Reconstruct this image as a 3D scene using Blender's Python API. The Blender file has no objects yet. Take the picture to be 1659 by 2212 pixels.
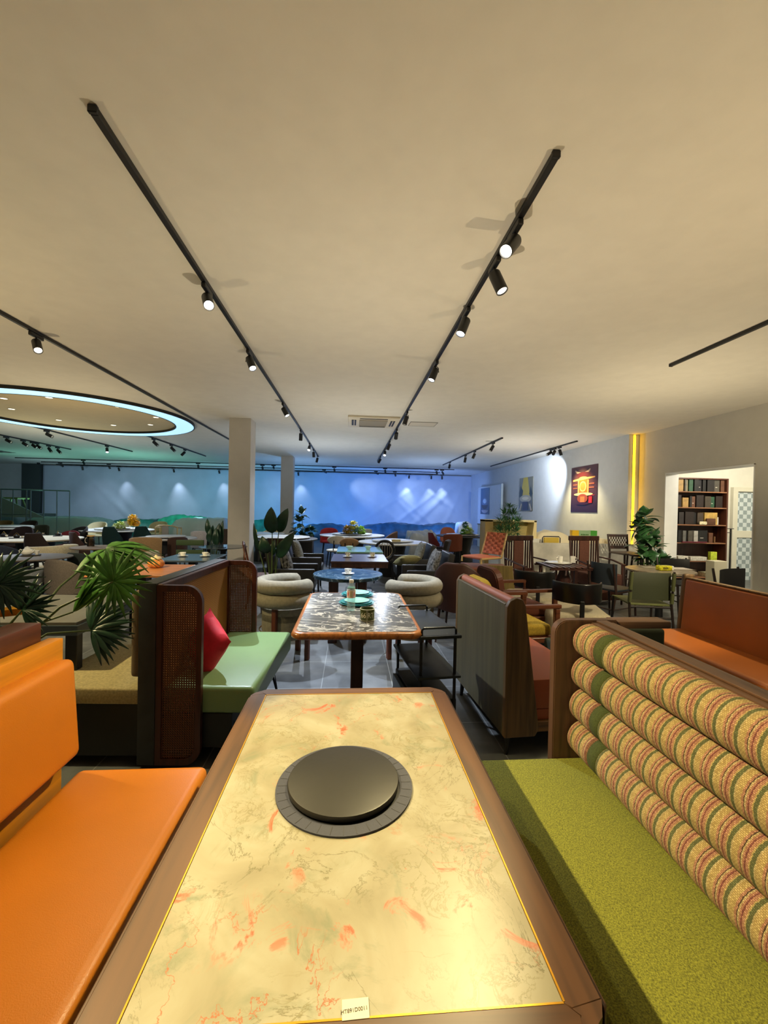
import bpy, bmesh, math, random
from mathutils import Vector, Matrix, Euler
S=bpy.context.scene; COL=S.collection; PI=math.pi
random.seed(7)
# ---------------------------------------------------------------- camera (image taken as 1659x2212)
F=907.0; CX,CY=829.5,1106.0; YAW,PITCH,ROLL=.0784,.0107,-.0201
EYE=Vector((0,0,1.51)); CZ=3.26
_f=Vector((math.sin(YAW)*math.cos(PITCH),math.cos(YAW)*math.cos(PITCH),-math.sin(PITCH)))
_r=Vector((math.cos(YAW),-math.sin(YAW),0)); _d=_f.cross(_r)
_R=math.cos(ROLL)*_r+math.sin(ROLL)*_d; _D=-math.sin(ROLL)*_r+math.cos(ROLL)*_d
cam=bpy.data.cameras.new('camera'); co=bpy.data.objects.new('camera',cam); COL.objects.link(co)
co.matrix_world=Matrix(((_R.x,-_D.x,-_f.x,0),(_R.y,-_D.y,-_f.y,0),(_R.z,-_D.z,-_f.z,EYE.z),(0,0,0,1)))
cam.sensor_fit='HORIZONTAL'; cam.sensor_width=36; cam.lens=36*F/1659; cam.clip_start=.02; cam.clip_end=100
S.camera=co
# ---------------------------------------------------------------- world, exposure
S.view_settings.view_transform='Standard'; S.view_settings.look='None'; S.view_settings.gamma=1
S.view_settings.exposure=0.0; S.view_settings.use_curve_mapping=False
w=bpy.data.worlds.new('world'); S.world=w; w.use_nodes=True
w.node_tree.nodes['Background'].inputs[0].default_value=(.95,.85,.62,1); w.node_tree.nodes['Background'].inputs[1].default_value=.16
def c3(c): return tuple(((v/255)/12.92 if v/255<=.04045 else ((v/255+.055)/1.055)**2.4) for v in c)
def light(kind,name,loc,target,power,col,parent=None,angle=60,blend=.6,rad=.03,size=None):
    l=bpy.data.lights.new(name,kind); l.energy=power; l.color=c3(col)
    if kind=='SPOT': l.spot_size=math.radians(angle); l.spot_blend=blend; l.shadow_soft_size=rad
    if kind=='POINT': l.shadow_soft_size=rad
    if kind=='AREA': l.shape='RECTANGLE'; l.size,l.size_y=size
    o=bpy.data.objects.new(name,l); COL.objects.link(o)
    d=Vector(target)-Vector(loc); q=d.to_track_quat('-Z','Y').to_matrix().to_4x4()
    m=Matrix.Translation(Vector(loc))@q
    if parent: o.parent=parent; m=parent.matrix_basis.inverted()@m
    o.matrix_local=m if parent else m
    return o
WARM=(255,232,170); WARM2=(255,238,200); COOL=(222,236,255)
# added upward spots without fixtures, standing in for bounce off table tops and floor
for (x,y,p,c) in ((-1.2,.2,135,(255,226,178)),(2.6,1.5,115,(255,228,180)),(-3.6,3.0,110,(255,228,175)),(.3,3.4,95,(255,234,196)),(4.2,5.2,150,(255,234,192)),(-4.6,7,105,(255,230,180)),(0.2,7.6,105,(250,238,215)),(4.4,10.5,160,(245,240,228)),(-7.5,10.5,110,(245,240,205)),(-1,12,125,(225,235,245)),(3,15.5,150,(175,205,255)),(-2,16.5,130,(140,190,255)),(-8,16.0,130,(140,235,215)),(-12,17,90,(150,235,215))):
    light('SPOT','added_bounce_fill',(x,y,.9),(x,y,3.2),p,c,angle=165,blend=1,rad=0)
# added coloured spots without fixtures, washing the cloth backdrop
for (x,p,c) in ((4.0,400,(125,165,255)),(.6,400,(90,150,255)),(-2.6,260,(100,185,255)),(-6,230,(140,215,235)),(-9.5,200,(175,205,220)),(-13,140,(160,185,205))):
    light('SPOT','added_backdrop_wash',(x,17.2,1.3),(x,21.3,1.7),p,c,angle=140,blend=1,rad=0)
light('POINT','side_room_light',(8.0,7.0,2.6),(8,7,0),130,(255,246,225),rad=.1)
# ---------------------------------------------------------------- pixel + depth -> place in the room
def ray(x,y): return (x-CX)/F*_R+(y-CY)/F*_D+_f
def atz(x,y,z): v=ray(x,y); return EYE+v*((z-1.51)/v.z)
def aty(x,y,Y): v=ray(x,y); return EYE+v*(Y/v.y)
def atx(x,y,X): v=ray(x,y); return EYE+v*(X/v.x)
# ---------------------------------------------------------------- materials
MC={}
def newmat(name):
    m=bpy.data.materials.new(name); m.use_nodes=True; nt=m.node_tree
    return m,nt,nt.nodes['Principled BSDF']
def nd(nt,t,**k):
    n=nt.nodes.new(t)
    for a,b in k.items():
        if a[0]=='_': n.inputs[int(a[1:])].default_value=b
        else: setattr(n,a,b)
    return n
def ramp(nt,stops,interp='LINEAR'):
    r=nt.nodes.new('ShaderNodeValToRGB'); r.color_ramp.interpolation=interp; e=r.color_ramp.elements
    while len(e)<len(stops): e.new(.5)
    for i,(p,c) in enumerate(stops): e[i].position=p; e[i].color=(*c3(c),1)
    return r
def M(col,rough=.6,metal=0,bump=(0,0),var=(6,.0),coat=0,spec=.5):
    key=('m',tuple(col),rough,metal,bump,var,coat,spec)
    if key in MC: return MC[key]
    m,nt,b=newmat('surface_%d_%d_%d'%tuple(col)); L=nt.links.new
    b.inputs['Base Color'].default_value=(*c3(col),1); b.inputs['Roughness'].default_value=rough
    b.inputs['Metallic'].default_value=metal; b.inputs['Coat Weight'].default_value=coat; b.inputs['Specular IOR Level'].default_value=spec
    tc=nd(nt,'ShaderNodeTexCoord')
    if var[1]>0 or True:
        n=nd(nt,'ShaderNodeTexNoise'); n.inputs['Scale'].default_value=var[0]; n.inputs['Detail'].default_value=4; L(tc.outputs['Object'],n.inputs['Vector'])
        a=max(var[1],.012); r=ramp(nt,[(.3,tuple(max(0,v*(1-a)) for v in col)),(.7,tuple(min(255,v*(1+a)) for v in col))]); L(n.outputs[0],r.inputs[0]); L(r.outputs[0],b.inputs['Base Color'])
    if bump[1]>0:
        n=nd(nt,'ShaderNodeTexNoise'); n.inputs['Scale'].default_value=bump[0]; n.inputs['Detail'].default_value=3; L(tc.outputs['Object'],n.inputs['Vector'])
        bp=nd(nt,'ShaderNodeBump'); bp.inputs['Strength'].default_value=bump[1]; bp.inputs['Distance'].default_value=.004; L(n.outputs[0],bp.inputs['Height']); L(bp.outputs[0],b.inputs['Normal'])
    MC[key]=m; return m
def wood(col,dark=.6,axis='y',rough=.45,sc=1.0):
    key=('w',tuple(col),dark,axis,rough,sc)
    if key in MC: return MC[key]
    m,nt,b=newmat('wood_%d_%d_%d'%tuple(col)); L=nt.links.new
    tc=nd(nt,'ShaderNodeTexCoord'); mp=nd(nt,'ShaderNodeMapping'); s=[38*sc,38*sc,38*sc]; s['xyz'.index(axis)]=2.2*sc; mp.inputs['Scale'].default_value=s
    n=nd(nt,'ShaderNodeTexNoise'); n.inputs['Scale'].default_value=1; n.inputs['Detail'].default_value=6; n.inputs['Distortion'].default_value=.4
    L(tc.outputs['Object'],mp.inputs[0]); L(mp.outputs[0],n.inputs['Vector'])
    r=ramp(nt,[(.32,tuple(v*dark for v in col)),(.52,col),(.72,tuple(min(255,v*1.12) for v in col))]); L(n.outputs[0],r.inputs[0]); L(r.outputs[0],b.inputs['Base Color'])
    b.inputs['Roughness'].default_value=rough
    bp=nd(nt,'ShaderNodeBump'); bp.inputs['Strength'].default_value=.12; bp.inputs['Distance'].default_value=.002; L(n.outputs[0],bp.inputs['Height']); L(bp.outputs[0],b.inputs['Normal'])
    MC[key]=m; return m
def leather(col,rough=.42): return M(col,rough,0,(320,.16),(2.2,.05))
def fabric(col,rough=.92): return M(col,rough,0,(520,.5),(90,.10))
def emis(col,s):
    key=('e',tuple(col),s)
    if key in MC: return MC[key]
    m,nt,b=newmat('glow'); b.inputs['Base Color'].default_value=(*c3(col),1); b.inputs['Emission Color'].default_value=(*c3(col),1); b.inputs['Emission Strength'].default_value=s
    MC[key]=m; return m
def glass(col,alpha_mix=.0,rough=.02):
    key=('g',tuple(col),alpha_mix)
    if key in MC: return MC[key]
    m,nt,b=newmat('clear_glass'); L=nt.links.new; nt.nodes.remove(b)
    t=nd(nt,'ShaderNodeBsdfTransparent'); t.inputs[0].default_value=(*c3(col),1); g=nd(nt,'ShaderNodeBsdfGlossy'); g.inputs['Roughness'].default_value=rough
    mx=nd(nt,'ShaderNodeMixShader'); fr=nd(nt,'ShaderNodeFresnel'); fr.inputs[0].default_value=1.45+alpha_mix
    L(fr.outputs[0],mx.inputs[0]); L(t.outputs[0],mx.inputs[1]); L(g.outputs[0],mx.inputs[2]); L(mx.outputs[0],nt.nodes['Material Output'].inputs[0])
    MC[key]=m; return m
def film(col,a):
    m,nt,b=newmat('clear_film'); L=nt.links.new; t=nd(nt,'ShaderNodeBsdfTransparent'); t.inputs[0].default_value=(.9,.97,.97,1); mx=nd(nt,'ShaderNodeMixShader'); mx.inputs[0].default_value=a; b.inputs['Base Color'].default_value=(*c3(col),1); b.inputs['Roughness'].default_value=.25
    L(t.outputs[0],mx.inputs[1]); L(b.outputs[0],mx.inputs[2]); L(mx.outputs[0],nt.nodes['Material Output'].inputs[0]); return m
def stone_cream():
    m,nt,b=newmat('cream_marble'); L=nt.links.new; tc=nd(nt,'ShaderNodeTexCoord')
    def noise(sc,det=6,dis=0,off=0,ro=.5):
        mp=nd(nt,'ShaderNodeMapping'); mp.inputs['Location'].default_value=(off,off*.7,0); L(tc.outputs['Object'],mp.inputs[0])
        n=nd(nt,'ShaderNodeTexNoise'); n.inputs['Scale'].default_value=sc; n.inputs['Detail'].default_value=det; n.inputs['Distortion'].default_value=dis; n.inputs['Roughness'].default_value=ro; L(mp.outputs[0],n.inputs['Vector']); return n
    def mix(fac,a,c):
        x=nd(nt,'ShaderNodeMix',data_type='RGBA'); L(fac,x.inputs[0])
        if isinstance(a,tuple): x.inputs[6].default_value=(*c3(a),1)
        else: L(a,x.inputs[6])
        if isinstance(c,tuple): x.inputs[7].default_value=(*c3(c),1)
        else: L(c,x.inputs[7])
        return x.outputs[2]
    def band(n,w,center=.5):
        s=nd(nt,'ShaderNodeMath',operation='SUBTRACT'); L(n.outputs[0],s.inputs[0]); s.inputs[1].default_value=center
        a=nd(nt,'ShaderNodeMath',operation='ABSOLUTE'); L(s.outputs[0],a.inputs[0])
        r=nd(nt,'ShaderNodeMapRange'); r.inputs[1].default_value=0; r.inputs[2].default_value=w; r.inputs[3].default_value=1; r.inputs[4].default_value=0; L(a.outputs[0],r.inputs[0]); return r.outputs[0]
    def mask(n,lo,hi):
        r=nd(nt,'ShaderNodeMapRange'); r.inputs[1].default_value=lo; r.inputs[2].default_value=hi; L(n.outputs[0],r.inputs[0]); return r.outputs[0]
    def mul(a,c):
        x=nd(nt,'ShaderNodeMath',operation='MULTIPLY'); L(a,x.inputs[0])
        if isinstance(c,float): x.inputs[1].default_value=c
        else: L(c,x.inputs[1])
        return x.outputs[0]
    base=ramp(nt,[(.3,(122,114,91)),(.5,(136,129,107)),(.68,(146,142,124))]); L(noise(5,8,1.2).outputs[0],base.inputs[0])
    c=base.outputs[0]
    big=noise(3.2,3,.6,3.3)
    # muted green clouding, drifting to one side of the slab
    c=mix(mul(mask(noise(6,9,1.8,1.7,.62),.52,.66),mask(big,.47,.62)),c,(104,109,86))
    c=mix(mul(band(noise(5,10,.9,9.1,.68),.010),mask(noise(4,3,0,5.5),.42,.6)),c,(86,80,48))
    c=mix(mul(band(noise(11,9,1.0,2.2,.68),.02),mul(mask(noise(5,3,0,8.5),.48,.6),.8)),c,(106,98,62))
    c=mix(mul(band(noise(2.6,7,.5,14.4,.58),.004),mask(noise(3,3,0,12.5),.52,.60)),c,(146,78,40))
    c=mix(mul(mask(noise(8,9,1.0,21.3,.66),.575,.63),mask(noise(3.4,2,0,31.9),.47,.56)),c,(170,78,46))
    L(c,b.inputs['Base Color']); b.inputs['Roughness'].default_value=.38
    return m
def stone_dark():
    m,nt,b=newmat('grey_marble'); L=nt.links.new; tc=nd(nt,'ShaderNodeTexCoord')
    mp=nd(nt,'ShaderNodeMapping'); mp.inputs['Scale'].default_value=(.8,1.25,1); mp.inputs['Rotation'].default_value=(0,0,.45); L(tc.outputs['Object'],mp.inputs[0])
    n=nd(nt,'ShaderNodeTexNoise'); n.inputs['Scale'].default_value=2.0; n.inputs['Detail'].default_value=6; n.inputs['Distortion'].default_value=1.2; n.inputs['Roughness'].default_value=.55; L(mp.outputs[0],n.inputs['Vector'])
    r=ramp(nt,[(.0,(74,72,67)),(.40,(86,84,77)),(.435,(196,192,180)),(.45,(90,88,81)),(.54,(78,76,71)),(.562,(200,196,184)),(.58,(104,102,94)),(.60,(84,82,76)),(1,(76,74,69))]); L(n.outputs[0],r.inputs[0])
    v=nd(nt,'ShaderNodeTexVoronoi',feature='DISTANCE_TO_EDGE'); v.inputs['Scale'].default_value=4; 
    n2=nd(nt,'ShaderNodeTexNoise'); n2.inputs['Scale'].default_value=7; n2.inputs['Detail'].default_value=5; L(mp.outputs[0],n2.inputs['Vector'])
    ad=nd(nt,'ShaderNodeMix',data_type='RGBA',blend_type='ADD'); ad.inputs[0].default_value=.35; L(mp.outputs[0],ad.inputs[6]); L(n2.outputs[1],ad.inputs[7]); L(ad.outputs[2],v.inputs['Vector'])
    rr=nd(nt,'ShaderNodeMapRange'); rr.inputs[1].default_value=0; rr.inputs[2].default_value=.02; rr.inputs[3].default_value=1; rr.inputs[4].default_value=0; L(v.outputs[0],rr.inputs[0])
    mx=nd(nt,'ShaderNodeMix',data_type='RGBA'); L(rr.outputs[0],mx.inputs[0]); L(r.outputs[0],mx.inputs[6]); mx.inputs[7].default_value=(*c3((210,206,194)),1)
    L(mx.outputs[2],b.inputs['Base Color']); b.inputs['Roughness'].default_value=.22
    return m
def stone_blue():
    m,nt,b=newmat('blue_green_marble'); L=nt.links.new; tc=nd(nt,'ShaderNodeTexCoord')
    n=nd(nt,'ShaderNodeTexNoise'); n.inputs['Scale'].default_value=5; n.inputs['Detail'].default_value=9; n.inputs['Distortion'].default_value=2.5; L(tc.outputs['Object'],n.inputs['Vector'])
    r=ramp(nt,[(.3,(20,38,44)),(.45,(34,54,66)),(.54,(52,76,90)),(.56,(140,156,160)),(.58,(44,66,78)),(.8,(26,46,52))]); L(n.outputs[0],r.inputs[0]); L(r.outputs[0],b.inputs['Base Color']); b.inputs['Roughness'].default_value=.12
    return m
def floor_mat():
    m,nt,b=newmat('grey_floor_tile'); L=nt.links.new; tc=nd(nt,'ShaderNodeTexCoord')
    br=nd(nt,'ShaderNodeTexBrick'); br.offset=0; br.inputs['Scale'].default_value=1; br.inputs['Brick Width'].default_value=.6; br.inputs['Row Height'].default_value=.6; br.inputs['Mortar Size'].default_value=.0035; br.inputs['Mortar Smooth'].default_value=.3
    mp=nd(nt,'ShaderNodeMapping'); mp.inputs['Location'].default_value=(.22,.1,0); L(tc.outputs['Object'],mp.inputs[0]); L(mp.outputs[0],br.inputs['Vector'])
    n=nd(nt,'ShaderNodeTexNoise'); n.inputs['Scale'].default_value=4; n.inputs['Detail'].default_value=8; L(tc.outputs['Object'],n.inputs['Vector'])
    r=ramp(nt,[(.3,(74,76,77)),(.5,(92,95,96)),(.7,(112,115,115))]); L(n.outputs[0],r.inputs[0]); L(r.outputs[0],br.inputs['Color1']); L(r.outputs[0],br.inputs['Color2']); br.inputs['Mortar'].default_value=(*c3((140,144,143)),1)
    L(br.outputs['Color'],b.inputs['Base Color']); b.inputs['Roughness'].default_value=.48
    return m
def cane(col,back=False):
    m,nt,b=newmat('woven_cane'); L=nt.links.new; tc=nd(nt,'ShaderNodeTexCoord'); sp=nd(nt,'ShaderNodeSeparateXYZ'); L(tc.outputs['Object'],sp.inputs[0])
    u=nd(nt,'ShaderNodeMath',operation='ADD'); L(sp.outputs[0],u.inputs[0]); L(sp.outputs[1],u.inputs[1])
    def sn(s,f):
        a=nd(nt,'ShaderNodeMath',operation='MULTIPLY'); L(s,a.inputs[0]); a.inputs[1].default_value=f
        c=nd(nt,'ShaderNodeMath',operation='SINE'); L(a.outputs[0],c.inputs[0]); return c.outputs[0]
    k=2*PI/.0135
    a=sn(u.outputs[0],k); c=sn(sp.outputs[2],k)
    mn=nd(nt,'ShaderNodeMath',operation='MINIMUM'); L(a,mn.inputs[0]); L(c,mn.inputs[1])
    gt=nd(nt,'ShaderNodeMath',operation='GREATER_THAN'); L(mn.outputs[0],gt.inputs[0]); gt.inputs[1].default_value=.05
    L(mn.outputs[0],nd(nt,'ShaderNodeBump').inputs['Height'])
    dg=nd(nt,'ShaderNodeMath',operation='ADD'); L(u.outputs[0],dg.inputs[0]); L(sp.outputs[2],dg.inputs[1]); dd=sn(dg.outputs[0],k)
    r=ramp(nt,[(.2,tuple(v*.55 for v in col)),(.8,col)]); mr=nd(nt,'ShaderNodeMapRange'); mr.inputs[1].default_value=-1; mr.inputs[2].default_value=1; L(dd,mr.inputs[0]); L(mr.outputs[0],r.inputs[0]); L(r.outputs[0],b.inputs['Base Color']); b.inputs['Roughness'].default_value=.55
    t=nd(nt,'ShaderNodeBsdfTransparent'); mx=nd(nt,'ShaderNodeMixShader'); L(gt.outputs[0],mx.inputs[0]); L(b.outputs[0],mx.inputs[1]); L(t.outputs[0],mx.inputs[2]); L(mx.outputs[0],nt.nodes['Material Output'].inputs[0])
    return m
def stripe_fabric():
    m,nt,b=newmat('striped_tweed'); L=nt.links.new; tc=nd(nt,'ShaderNodeTexCoord'); sp=nd(nt,'ShaderNodeSeparateXYZ'); L(tc.outputs['Object'],sp.inputs[0])
    n0=nd(nt,'ShaderNodeTexNoise'); n0.inputs['Scale'].default_value=160; L(tc.outputs['Object'],n0.inputs['Vector'])
    a=nd(nt,'ShaderNodeMath',operation='MULTIPLY_ADD'); L(n0.outputs[0],a.inputs[0]); a.inputs[1].default_value=.006; L(sp.outputs[1],a.inputs[2])
    q=nd(nt,'ShaderNodeMath',operation='MULTIPLY'); L(a.outputs[0],q.inputs[0]); q.inputs[1].default_value=1/.062
    fr=nd(nt,'ShaderNodeMath',operation='FRACT'); L(q.outputs[0],fr.inputs[0])
    Y=(186,164,112); G=(100,106,70); P=(178,132,110); R_=(128,72,70); K=(188,172,130)
    r=ramp(nt,[(0,Y),(.12,K),(.18,G),(.34,Y),(.40,P),(.52,R_),(.58,P),(.66,K),(.72,(74,54,42)),(.76,P),(.86,Y)],'CONSTANT'); L(fr.outputs[0],r.inputs[0])
    # basket weave threads
    v=nd(nt,'ShaderNodeTexBrick'); v.offset=.5; v.inputs['Scale'].default_value=1; v.inputs['Brick Width'].default_value=.0066; v.inputs['Row Height'].default_value=.0045; v.inputs['Mortar Size'].default_value=.0006
    v.inputs['Color1'].default_value=(1,1,1,1); v.inputs['Color2'].default_value=(.5,.46,.38,1); v.inputs['Mortar'].default_value=(.3,.24,.15,1)
    cm=nd(nt,'ShaderNodeCombineXYZ'); L(sp.outputs[1],cm.inputs[0])
    at0=nd(nt,'ShaderNodeMath',operation='ARCTAN2'); L(sp.outputs[2],at0.inputs[0]); L(sp.outputs[0],at0.inputs[1]); at=nd(nt,'ShaderNodeMath',operation='MULTIPLY'); L(at0.outputs[0],at.inputs[0]); at.inputs[1].default_value=.0725; L(at.outputs[0],cm.inputs[1]); L(cm.outputs[0],v.inputs['Vector'])
    mx=nd(nt,'ShaderNodeMix',data_type='RGBA',blend_type='MULTIPLY'); mx.inputs[0].default_value=.85; L(r.outputs[0],mx.inputs[6]); L(v.outputs['Color'],mx.inputs[7])
    L(mx.outputs[2],b.inputs['Base Color']); b.inputs['Roughness'].default_value=.95
    bp=nd(nt,'ShaderNodeBump'); bp.inputs['Strength'].default_value=.5; bp.inputs['Distance'].default_value=.002; L(v.outputs['Color'],bp.inputs['Height']); L(bp.outputs[0],b.inputs['Normal'])
    return m
def checker():
    m,nt,b=newmat('pale_checker_tile'); L=nt.links.new; tc=nd(nt,'ShaderNodeTexCoord'); c=nd(nt,'ShaderNodeTexChecker'); c.inputs['Scale'].default_value=10.5
    c.inputs[1].default_value=(*c3((214,226,230)),1); c.inputs[2].default_value=(*c3((150,166,172)),1); mp=nd(nt,'ShaderNodeMapping'); mp.inputs['Location'].default_value=(0.02,.0317,.01); L(tc.outputs['Object'],mp.inputs[0]); L(mp.outputs[0],c.inputs[0]); L(c.outputs[0],b.inputs['Base Color']); b.inputs['Roughness'].default_value=.3
    return m
def cloth_mat(col,rough=.8,trans=0):
    return M(col,rough,0,(3,.4),(1.3,.08))
BLK=(20,20,21)
M_black=M(BLK,.45); M_blackwood=wood((34,24,20),.7,'z',.4); M_dkwood=wood((66,40,28),.6,'z',.4); M_walnut=wood((110,72,48),.62,'z',.42)
M_white=M((238,238,234),.25); M_wall=M((214,213,208),.85,0,(60,.05)); M_ceil=M((226,222,212),.9,0,(80,.05)); M_brass=M((196,160,84),.25,1); M_steel=M((190,192,195),.25,1)
# ---------------------------------------------------------------- mesh helpers
def B(): return bmesh.new()
def mrg(bm,t,mat=None):
    if mat is not None: t.transform(mat)
    me=bpy.data.meshes.new('t'); t.to_mesh(me); t.free(); bm.from_mesh(me); bpy.data.meshes.remove(me); return bm
def bx(bm,x0,x1,y0,y1,z0,z1,bev=0,seg=2,mat=None):
    t=bmesh.new(); bmesh.ops.create_cube(t,size=1)
    for v in t.verts: v.co=Vector(((x0+x1)/2+v.co.x*(x1-x0),(y0+y1)/2+v.co.y*(y1-y0),(z0+z1)/2+v.co.z*(z1-z0)))
    if bev>0: bmesh.ops.bevel(t,geom=t.edges[:],offset=min(bev,.49*min(abs(x1-x0),abs(y1-y0),abs(z1-z0))),segments=seg,profile=.6,affect='EDGES')
    return mrg(bm,t,mat)
def rings(bm,R,cap=True,loop=False):
    vs=[[bm.verts.new(p) for p in r] for r in R]; n=len(R[0]); k=len(vs)
    for i in range(k if loop else k-1):
        a,b=vs[i],vs[(i+1)%k]
        for j in range(n):
            try: bm.faces.new((a[j],a[(j+1)%n],b[(j+1)%n],b[j]))
            except ValueError: pass
    if cap and not loop:
        bm.faces.new(vs[0][::-1]); bm.faces.new(vs[-1])
    return bm
def lathe(bm,prof,n=32,c=(0,0,0),sx=1,sy=1):
    R=[[Vector((c[0]+r*sx*math.cos(2*PI*j/n),c[1]+r*sy*math.sin(2*PI*j/n),c[2]+z)) for j in range(n)] for r,z in [(max(p[0],1e-4),p[1]) for p in prof]]
    return rings(bm,R)
def tube(bm,pts,r,n=8,flat=1,cap=True,loop=False):
    pts=[Vector(p) for p in pts]; R=[]; k=len(pts); up=Vector((0,0,1))
    for i,p in enumerate(pts):
        if loop: d=pts[(i+1)%k]-pts[i-1]
        else: d=(pts[min(i+1,k-1)]-pts[max(i-1,0)])
        d.normalize(); u=up if abs(d.z)<.95 else Vector((0,1,0))
        s=d.cross(u).normalized(); t=s.cross(d)
        rr=r[i] if isinstance(r,(list,tuple)) else r
        R.append([p+s*rr*math.cos(2*PI*j/n)+t*rr*flat*math.sin(2*PI*j/n) for j in range(n)])
    return rings(bm,R,cap,loop)
def cyl(bm,x,y,z0,z1,r,n=24,r2=None): return lathe(bm,[(r,z0),(r if r2 is None else r2,z1)],n,(x,y,0))
def prism(bm,poly,axis,t0,t1,bev=0,seg=2,mat=None):
    t=bmesh.new()
    def mk(p,k):
        return {'x':(k,p[0],p[1]),'y':(p[0],k,p[1]),'z':(p[0],p[1],k)}[axis]
    a=[t.verts.new(mk(p,t0)) for p in poly]; b=[t.verts.new(mk(p,t1)) for p in poly]; n=len(poly)
    t.faces.new(a); t.faces.new(b[::-1])
    for i in range(n): t.faces.new((a[i],b[i],b[(i+1)%n],a[(i+1)%n]))
    bmesh.ops.recalc_face_normals(t,faces=t.faces[:])
    if bev>0:
        bmesh.ops.bevel(t,geom=t.edges[:],offset=bev,segments=seg,affect='EDGES')
    return mrg(bm,t,mat)
def rrect(x0,x1,z0,z1,r,n=5,corners=(1,1,1,1)):
    # corners: lower-left, lower-right, upper-right, upper-left
    P=[]
    for (cx,cz,a0,k) in ((x0,z0,PI,0),(x1,z0,1.5*PI,1),(x1,z1,0,2),(x0,z1,.5*PI,3)):
        if corners[k]:
            ox=cx+(r if k in(0,3) else -r); oz=cz+(r if k in(0,1) else -r)
            P+=[(ox+r*math.cos(a0+.5*PI*i/n),oz+r*math.sin(a0+.5*PI*i/n)) for i in range(n+1)]
        else: P.append((cx,cz))
    return P
def obj(name,bm,mat,parent=None,smooth=35,label=None):
    bmesh.ops.recalc_face_normals(bm,faces=bm.faces[:])
    me=bpy.data.meshes.new(name); bm.to_mesh(me); bm.free(); me.materials.append(mat)
    if smooth:
        me.shade_smooth(); me.set_sharp_from_angle(angle=math.radians(smooth))
    o=bpy.data.objects.new(name,me); COL.objects.link(o)
    if parent: o.parent=parent
    if label: o['label']=label
    return o
def tag(o,label,cat,group=None):
    o['label']=label; o['category']=cat
    if group: o['group']=group
    return o
def thing(name,label,cat,loc=(0,0,0),rz=0,group=None,rx=0,ry=0):
    o=bpy.data.objects.new(name,None); COL.objects.link(o); o.empty_display_size=.1
    o.location=loc; o.rotation_euler=(rx,ry,rz); return tag(o,label,cat,group)
def one(name,bm,mat,label,cat,loc=(0,0,0),rz=0,group=None,smooth=35):
    o=obj(name,bm,mat,None,smooth); o.location=loc; o.rotation_euler=(0,0,rz); return tag(o,label,cat,group)
def struct(name,bm,mat,smooth=0):
    o=obj(name,bm,mat,None,smooth); o['kind']='structure'; return o
ORD=['first','second','third','fourth','fifth','sixth','seventh','eighth','ninth','tenth','eleventh','twelfth']
# ================================================================ room
struct('floor',bx(B(),-18,12,-3.5,21.6,-.1,0),floor_mat())
struct('ceiling',bx(B(),-18,12,-3.5,21.6,CZ,CZ+.1),M_ceil)
struct('wall_back',bx(B(),-18,12,21.5,21.7,0,CZ),M((200,204,206),.85))
struct('wall_left',bx(B(),-17,-16.8,-3.5,21.5,0,CZ),M((170,190,182),.85))
# near right wall with its opening
bm=B(); bx(bm,6.42,6.66,-3.5,6.22,0,CZ); bx(bm,6.42,6.66,8.13,8.95,0,CZ); bx(bm,6.42,6.66,6.22,8.13,2.33,CZ)
struct('wall_right',bm,M((204,200,188),.85,0,(60,.05)))
struct('trim_1',bx(B(),6.30,6.52,8.97,21.5,0,CZ),M((206,210,212),.85))   # boxed-out poster wall
struct('trim_2',bx(B(),6.18,6.30,8.97,21.5,0,CZ),M((212,215,216),.85))
# side room behind the opening
struct('wall_side_room_back',bx(B(),6.66,10.2,9.06,9.2,0,CZ),M((232,230,218),.8))
struct('wall_side_room_right',bx(B(),10.1,10.3,4,9.1,0,CZ),M((232,230,218),.8))
struct('wall_side_room_front',bx(B(),6.66,10.2,3.9,4.05,0,CZ),M((232,230,218),.8))
bm=B(); bx(bm,6.40,6.68,8.115,8.13,0,2.33); bx(bm,6.40,6.68,6.22,6.235,0,2.33); bx(bm,6.40,6.68,6.22,8.13,2.315,2.33); struct('trim_3',bm,M((240,240,238),.6))
# columns
for i,(x0,x1,y0,y1) in enumerate(((-2.48,-2.05,8.70,9.13),(-2.50,-2.07,15.1,15.5))):
    struct('column_%d'%(i+1),bx(B(),x0,x1,y0,y1,0,CZ,.004,1),M((205,200,192),.8,0,(50,.05)))
# LED line in the slot between the walls
t=thing('led_strip_light','glowing yellow vertical light strip in the slot between right wall and poster wall','light strip',(6.30,8.93,0))
obj('diffuser',bx(B(),-.02,.02,.015,.03,.02,CZ-.02),emis((255,190,20),9),t); obj('channel',bx(B(),-.03,.03,.03,.038,.01,CZ-.01),M_steel,t)
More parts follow.
